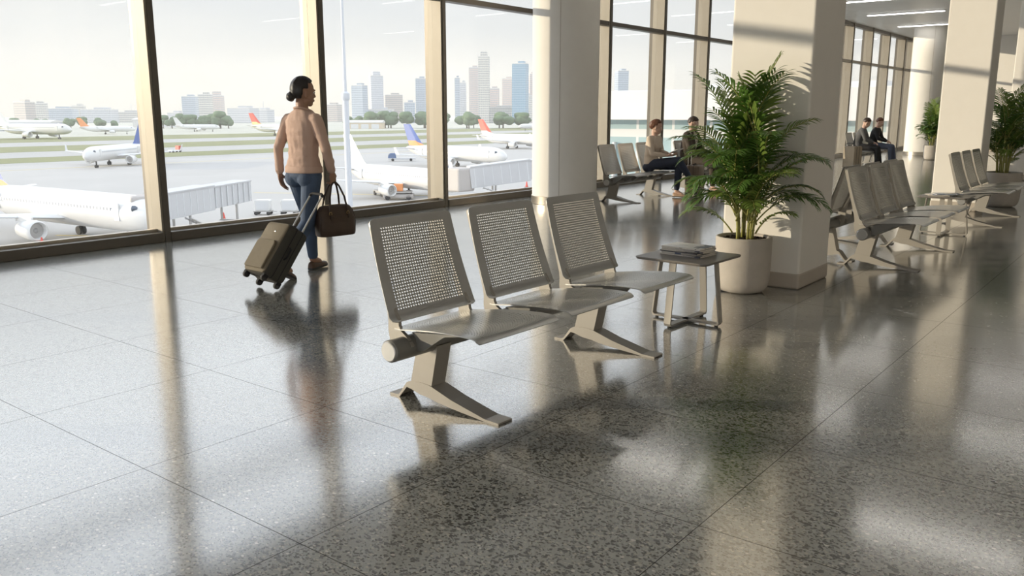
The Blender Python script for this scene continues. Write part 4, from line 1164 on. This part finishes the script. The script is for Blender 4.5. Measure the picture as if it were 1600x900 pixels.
body_ = b.build('body', M_bag, t, smooth=True)
p = MB()
for s_ in (-1, 1):
    p.tube([(-.168, s_ * .045, .02), (-.172, s_ * .047, .12), (-.155, s_ * .035, .21), (-.13, s_ * .02, .25)], .0035, 6); p.tube([(.168, s_ * .045, .02), (.172, s_ * .047, .12), (.155, s_ * .035, .21), (.13, s_ * .02, .25)], .0035, 6)
p.build('piping', M_bagp, body_)
z_ = MB(); z_.tube([(-.13, 0, .252), (-.07, 0, .260), (.07, 0, .260), (.13, 0, .252)], .005, 6); z_.build('zip', M_zip, t)
pk = MB()
for s_ in (-1, 1): pk.prism([(-.085, .05), (.085, .05), (.085, .165), (.078, .172), (-.078, .172), (-.085, .165)], s_ * .072 - .003 * 1, s_ * .072 + .009 * (1 if s_ > 0 else .3), 'y')
pk.build('front_pocket', M_bag, t, bevel=.003)
for s_ in (-1, 1):
    h = MB()
    pts = [(-.085, s_ * .072, .150), (-.084, s_ * .060, .235), (-.070, s_ * .045, .33), (-.038, s_ * .020, .42), (-.012, s_ * .008, .452), (.012, s_ * .008, .452), (.038, s_ * .020, .42), (.070, s_ * .045, .33), (.084, s_ * .060, .235), (.085, s_ * .072, .150)]
    h.tube(pts, .0085, 8); h.build('handle', M_bagp, t, smooth=True)
    r_ = MB()
    for q in (-1, 1): r_.tube([(q * .085 + .012 * math.cos(a), s_ * .071, .195 + .014 * math.sin(a)) for a in [k * math.pi / 5 for k in range(10)]], .0022, 6, closed=True)
    r_.build('ring', M_zip, t)

# the tilted trolley case
M_case_f = mat('khaki_canvas', (.150, .125, .085), .8, var=.1, scale=18, bump=.15, bscale=200)
M_case_s = mat('dark_olive_canvas', (.045, .042, .034), .75, var=.1, scale=18, bump=.15, bscale=200)
M_chrome = mat('telescopic_aluminium', (.62, .60, .57), .22, metal=.95, var=.04)
def trolley(loc, rz, lean, label, w, d, h, hl, mf, ms, logo=True):
    """+x is the way it is pulled; it leans towards +x on the two wheels at its front lower edge"""
    t = empty('trolley_suitcase', loc, rz, label, 'suitcase'); t.rotation_euler = (0, lean, rz)
    z0 = .045
    def rr(x, k=1., kz=1.):   # rounded rectangle in the y-z plane at depth x
        out = []; r = .035
        for cy, cz, a0 in ((w / 2 - r, h - r, 0), (-w / 2 + r, h - r, 90), (-w / 2 + r, r, 180), (w / 2 - r, r, 270)):
            for j in range(6): out.append(Vector((x, (cy + r * math.cos(R(a0 + 18 * j))) * k, z0 + h / 2 + (cz + r * math.sin(R(a0 + 18 * j)) - h / 2) * kz)))
        return out
    b = MB(); b.rings([rr(-d, .93, .95), rr(-d + .012, .99, .99), rr(-d + .03), rr(-.03), rr(-.008, .985, .985), rr(0, .95, .96)])
    bo = b.build('shell', ms, t, auto=40)
    f = MB(); f.rings([rr(-d - .014, .86, .90), rr(-d - .006, .93, .955), rr(-d + .02, .955, .97)]); f.build('front_panel', mf, t, auto=40)
    k = MB()
    k.prism([(-w * .40, z0 + h * .07), (w * .40, z0 + h * .07), (w * .40, z0 + h * .56), (w * .34, z0 + h * .62), (-w * .34, z0 + h * .62), (-w * .40, z0 + h * .56)], -d - .034, -d - .01, 'x')
    k.build('pocket', mf, t, bevel=.008)
    zp = MB(); zp.tube([p + Vector((0, 0, 0)) for p in rr(-d * .62, 1.012, 1.006)], .0035, 6, closed=True); zp.tube([p for p in rr(-d * .30, 1.012, 1.006)], .0035, 6, closed=True)
    zp.build('zip', M_blackc, t)
    gh = MB(); gh.tube([(-d * .5, -.07, z0 + h - .004), (-d * .5, -.06, z0 + h + .02), (-d * .5, .06, z0 + h + .02), (-d * .5, .07, z0 + h - .004)], .008, 8); gh.build('carry_handle', M_blackc, t, smooth=True)
    g2 = MB(); g2.tube([(-d * .5, -w / 2 + .004, z0 + h * .4), (-d * .5, -w / 2 - .018, z0 + h * .43), (-d * .5, -w / 2 - .018, z0 + h * .6), (-d * .5, -w / 2 + .004, z0 + h * .63)], .008, 8); g2.build('carry_handle', M_blackc, t, smooth=True)
    if logo:
        lg = MB(); lg.ell((-d - .015, -.02, z0 + h * .80), (.003, .011, .006)); lg.build('badge', M_chrome, t, smooth=True)
    th = empty('telescopic_handle', parent=t)
    bpy.data.objects.remove(th)
    r_ = MB()
    for q in (-1, 1): r_.tube([(-.022, q * w * .26, z0 + h - .06), (-.022, q * w * .26, z0 + h + hl)], .0075, 10)
    ro = r_.build('telescopic_handle', M_chrome, t, auto=40)
    gp = MB(); gp.tube([(-.022, -w * .26, z0 + h + hl - .012), (-.022, -w * .26, z0 + h + hl + .004), (-.022, -w * .20, z0 + h + hl + .014), (-.022, w * .20, z0 + h + hl + .014), (-.022, w * .26, z0 + h + hl + .004), (-.022, w * .26, z0 + h + hl - .012)], .0115, 10); gp.build('grip', M_blackc, ro, smooth=True)
    for x, q in ((-.022, -1), (-.022, 1), (-d + .03, -1), (-d + .03, 1)):
        wv = MB(); wv.tube([(x, q * (w / 2 - .03) - .011, .026), (x, q * (w / 2 - .03) + .011, .026)], .026, 18); wo = wv.build('wheel', M_rubber, t, auto=40)
        hv = MB(); hv.box((x, q * (w / 2 - .03), .042), (.046, .036, .026)); hv.build('wheel_housing', M_blackc, wo, bevel=.004)
    return t
trolley((3.985, 5.56, .003), R(-3), R(37), 'tilted khaki trolley suitcase with raised handle beside the walking woman', .30, .19, .45, .36, M_case_f, M_case_s)

# seated woman with a tablet
SZ = .44
J = dict(pelvis=V(0, .02, SZ + .105), waist=V(0, .0, SZ + .22), chest=V(0, .03, SZ + .40), neck=V(0, .055, SZ + .565), head=V(.0, .085, SZ + .705), look=V(-.45, .85, -.18), headup=V(0, .1, 1),
         hl=V(-.085, .05, SZ + .09), hr=V(.085, .05, SZ + .09), kl=V(-.07, .47, SZ + .075), kr=V(.02, .50, SZ + .175), al=V(-.10, .43, .095), ar=V(-.20, .63, .30), footl=V(-.1, 1, 0), footr=V(-.35, 1, -.30),
         sl=V(-.165, .05, SZ + .51), sr=V(.165, .045, SZ + .51), el=V(-.20, .10, SZ + .29), er=V(.21, .12, SZ + .27), wl=V(-.10, .30, SZ + .245), wr=V(.10, .33, SZ + .25),
         handl=(V(.35, .9, .0), V(.2, 0, .9), V(.3, 0, -.1) - V(1, 0, 0), .45), handr=(V(-.35, .9, .05), V(-.2, 0, .9), V(1, 0, 0), .45))
sw = V(12.58, 6.93, 0); swz = R(184)
person(sw, swz, 'seated woman with auburn hair, cream top and navy trousers, holding a tablet', J,
       dict(skin=M_skin2, top=('blouse', M_cream), trousers=M_navyc, shoe=M_shoet, hair=M_hairbr, vox=.008, slim=1.0, bust=True, hairlen=-.45, front=.66, cuff=.8, bun=((0, -.07, .02), (.07, .06, .075)), hemleg=.86))
def lp(p, o, z): return o + Matrix.Rotation(z, 3, 'Z') @ Vector(p)
q = lp((-.02, .43, SZ + .32), sw, swz)
t = empty('tablet', q, swz, 'pale tablet held by the seated woman in the cream top', 'tablet'); t.rotation_euler = (R(25), 0, swz)
b = MB(); b.box((0, 0, 0), (.24, .17, .009)); b.build('shell', M_white, t, bevel=.004)
MB().box((0, 0, .005), (.215, .145, .002)).build('screen', M_eye, t)
# seated man
J = dict(pelvis=V(0, .02, SZ + .105), waist=V(0, -.01, SZ + .23), chest=V(0, .01, SZ + .42), neck=V(0, .03, SZ + .60), head=V(.0, .055, SZ + .745), look=V(-.10, .92, -.18), headup=V(0, .05, 1),
         hl=V(-.09, .05, SZ + .09), hr=V(.09, .05, SZ + .09), kl=V(-.15, .48, SZ + .075), kr=V(.13, .49, SZ + .075), al=V(-.20, .60, .09), ar=V(.16, .52, .09), footl=V(-.25, 1, 0), footr=V(.1, 1, 0),
         sl=V(-.195, .02, SZ + .535), sr=V(.195, .02, SZ + .535), el=V(-.27, .10, SZ + .28), er=V(.25, .12, SZ + .27), wl=V(-.17, .33, SZ + .185), wr=V(.11, .34, SZ + .19),
         handl=(V(.1, .95, -.25), V(0, -.3, -.9), V(1, 0, 0), .35), handr=(V(-.35, .9, -.2), V(0, -.3, -.9), V(-1, 0, 0), .35))
mw = V(14.10, 6.99, 0); mwz = R(184)
mr, _, MHM = person(mw, mwz, 'seated man in a dark brown jacket and pale shirt, partly behind the palm', J,
       dict(skin=M_skin2, top=('shirt', M_shirt), trousers=M_jacket, shoe=M_shoet, hair=M_hairdk, vox=.008, slim=1.04, wide=1.08, hairlen=-.30, front=.50, cuff=.9))
jk = MB()
for c, rx, ry in ((V(0, .0, SZ + .08), .20, .140), (V(0, -.012, SZ + .24), .185, .130), (V(0, .005, SZ + .42), .205, .128), (V(0, .015, SZ + .53), .19, .105), (V(0, .02, SZ + .585), .10, .08), (V(0, .02, SZ + .60), .07, .07)):
    # open front: the ring stops either side of the shirt
    pass
def open_shell(rows, a0, a1, n, th, name, m, root):
    mb = MB(); vs = []
    k = len(rows)
    for c, rx, ry, gap in rows:
        for j in range(n + 1):
            a = R(90 + gap) + (2 * math.pi - 2 * R(gap)) * j / n
            vs.append(Vector((c[0] + rx * math.cos(a), c[1] + ry * math.sin(a), c[2])))
    fs = [(i * (n + 1) + j, i * (n + 1) + j + 1, (i + 1) * (n + 1) + j + 1, (i + 1) * (n + 1) + j) for i in range(k - 1) for j in range(n)]
    mb.add(vs, fs); o = mb.build(name, m, root, smooth=True)
    s_ = o.modifiers.new('t', 'SOLIDIFY'); s_.thickness = th; s_.offset = 0
    return o
jo = open_shell([((0, .01, SZ + .06), .215, .160, 22), ((0, -.012, SZ + .24), .195, .145, 16), ((0, .005, SZ + .42), .215, .140, 22), ((0, .015, SZ + .52), .205, .118, 30), ((0, .015, SZ + .585), .115, .092, 38), ((0, .02, SZ + .615), .072, .074, 45)], 0, 0, 32, .010, 'jacket', M_jacket, mr)
sl_ = MB()
for q_ in 'lr':
    S_, E_, W_ = J['s' + q_], J['e' + q_], J['w' + q_]
    sl_.chain([S_, S_.lerp(E_, .5), E_, E_.lerp(W_, .5), E_.lerp(W_, .86)], [.074, .062, .056, .050, .043], 16)
obj_of(fuse(sl_, .008, 3, 'jacket_sleeve', M_jacket), 'jacket_sleeve', jo)

# upright brown case beside him, and a beige one with the far travellers
M_case_b = mat('brown_shell', (.155, .115, .08), .5, var=.1, scale=18)
M_case_e = mat('beige_shell', (.27, .22, .155), .6, var=.1, scale=18)
trolley((13.25, 6.58, .001), R(100), 0, 'upright brown trolley suitcase with raised handle between seated woman and man', .34, .22, .46, .22, M_case_b, M_case_b, False)
trolley((20.9, 6.25, .001), R(150), 0, 'upright beige suitcase in front of the far grey jacketed traveller', .36, .24, .56, .05, M_case_e, M_case_e, False)

# two far travellers on the distant bench
def far_seat(loc, rz, label, topm, trm, hairm, lean, look, st2=None):
    J = dict(pelvis=V(0, .02, SZ + .105), waist=V(0, .0, SZ + .22), chest=V(0, .03 + lean * .5, SZ + .40), neck=V(0, .055 + lean, SZ + .56), head=V(0, .095 + lean * 1.3, SZ + .695), look=look, headup=V(0, .2, 1),
         hl=V(-.09, .05, SZ + .09), hr=V(.09, .05, SZ + .09), kl=V(-.12, .47, SZ + .07), kr=V(.12, .48, SZ + .07), al=V(-.13, .56, .09), ar=V(.13, .50, .09), footl=V(-.1, 1, 0), footr=V(.1, 1, 0),
         sl=V(-.175, .05 + lean, SZ + .50), sr=V(.175, .05 + lean, SZ + .50), el=V(-.23, .14 + lean, SZ + .28), er=V(.23, .14 + lean, SZ + .28), wl=V(-.08, .33 + lean * .5, SZ + .20), wr=V(.08, .34 + lean * .5, SZ + .20),
         handl=(V(.5, .8, -.1), V(0, -.3, -.9), V(1, 0, 0), .4), handr=(V(-.5, .8, -.1), V(0, -.3, -.9), V(-1, 0, 0), .4))
    d = dict(skin=M_skin2, top=('jacket', topm), trousers=trm, shoe=M_blackc, hair=hairm, vox=.011, slim=1.02, wide=1.05, hairlen=-.4, front=.55)
    d.update(st2 or {})
    return person(loc, rz, label, J, d)
far_seat(V(22.54, 6.54, 0), R(188), 'far seated traveller in a grey jacket and black trousers, looking down', M_greyc, M_blackc, M_hairdk, .07, V(-.3, .8, -.45))
far_seat(V(23.86, 6.54, 0), R(182), 'far seated traveller in a black top and slate blue trousers beside the mullion', M_blackc, M_bluecl, M_hairbr, .04, V(.05, .9, -.3))
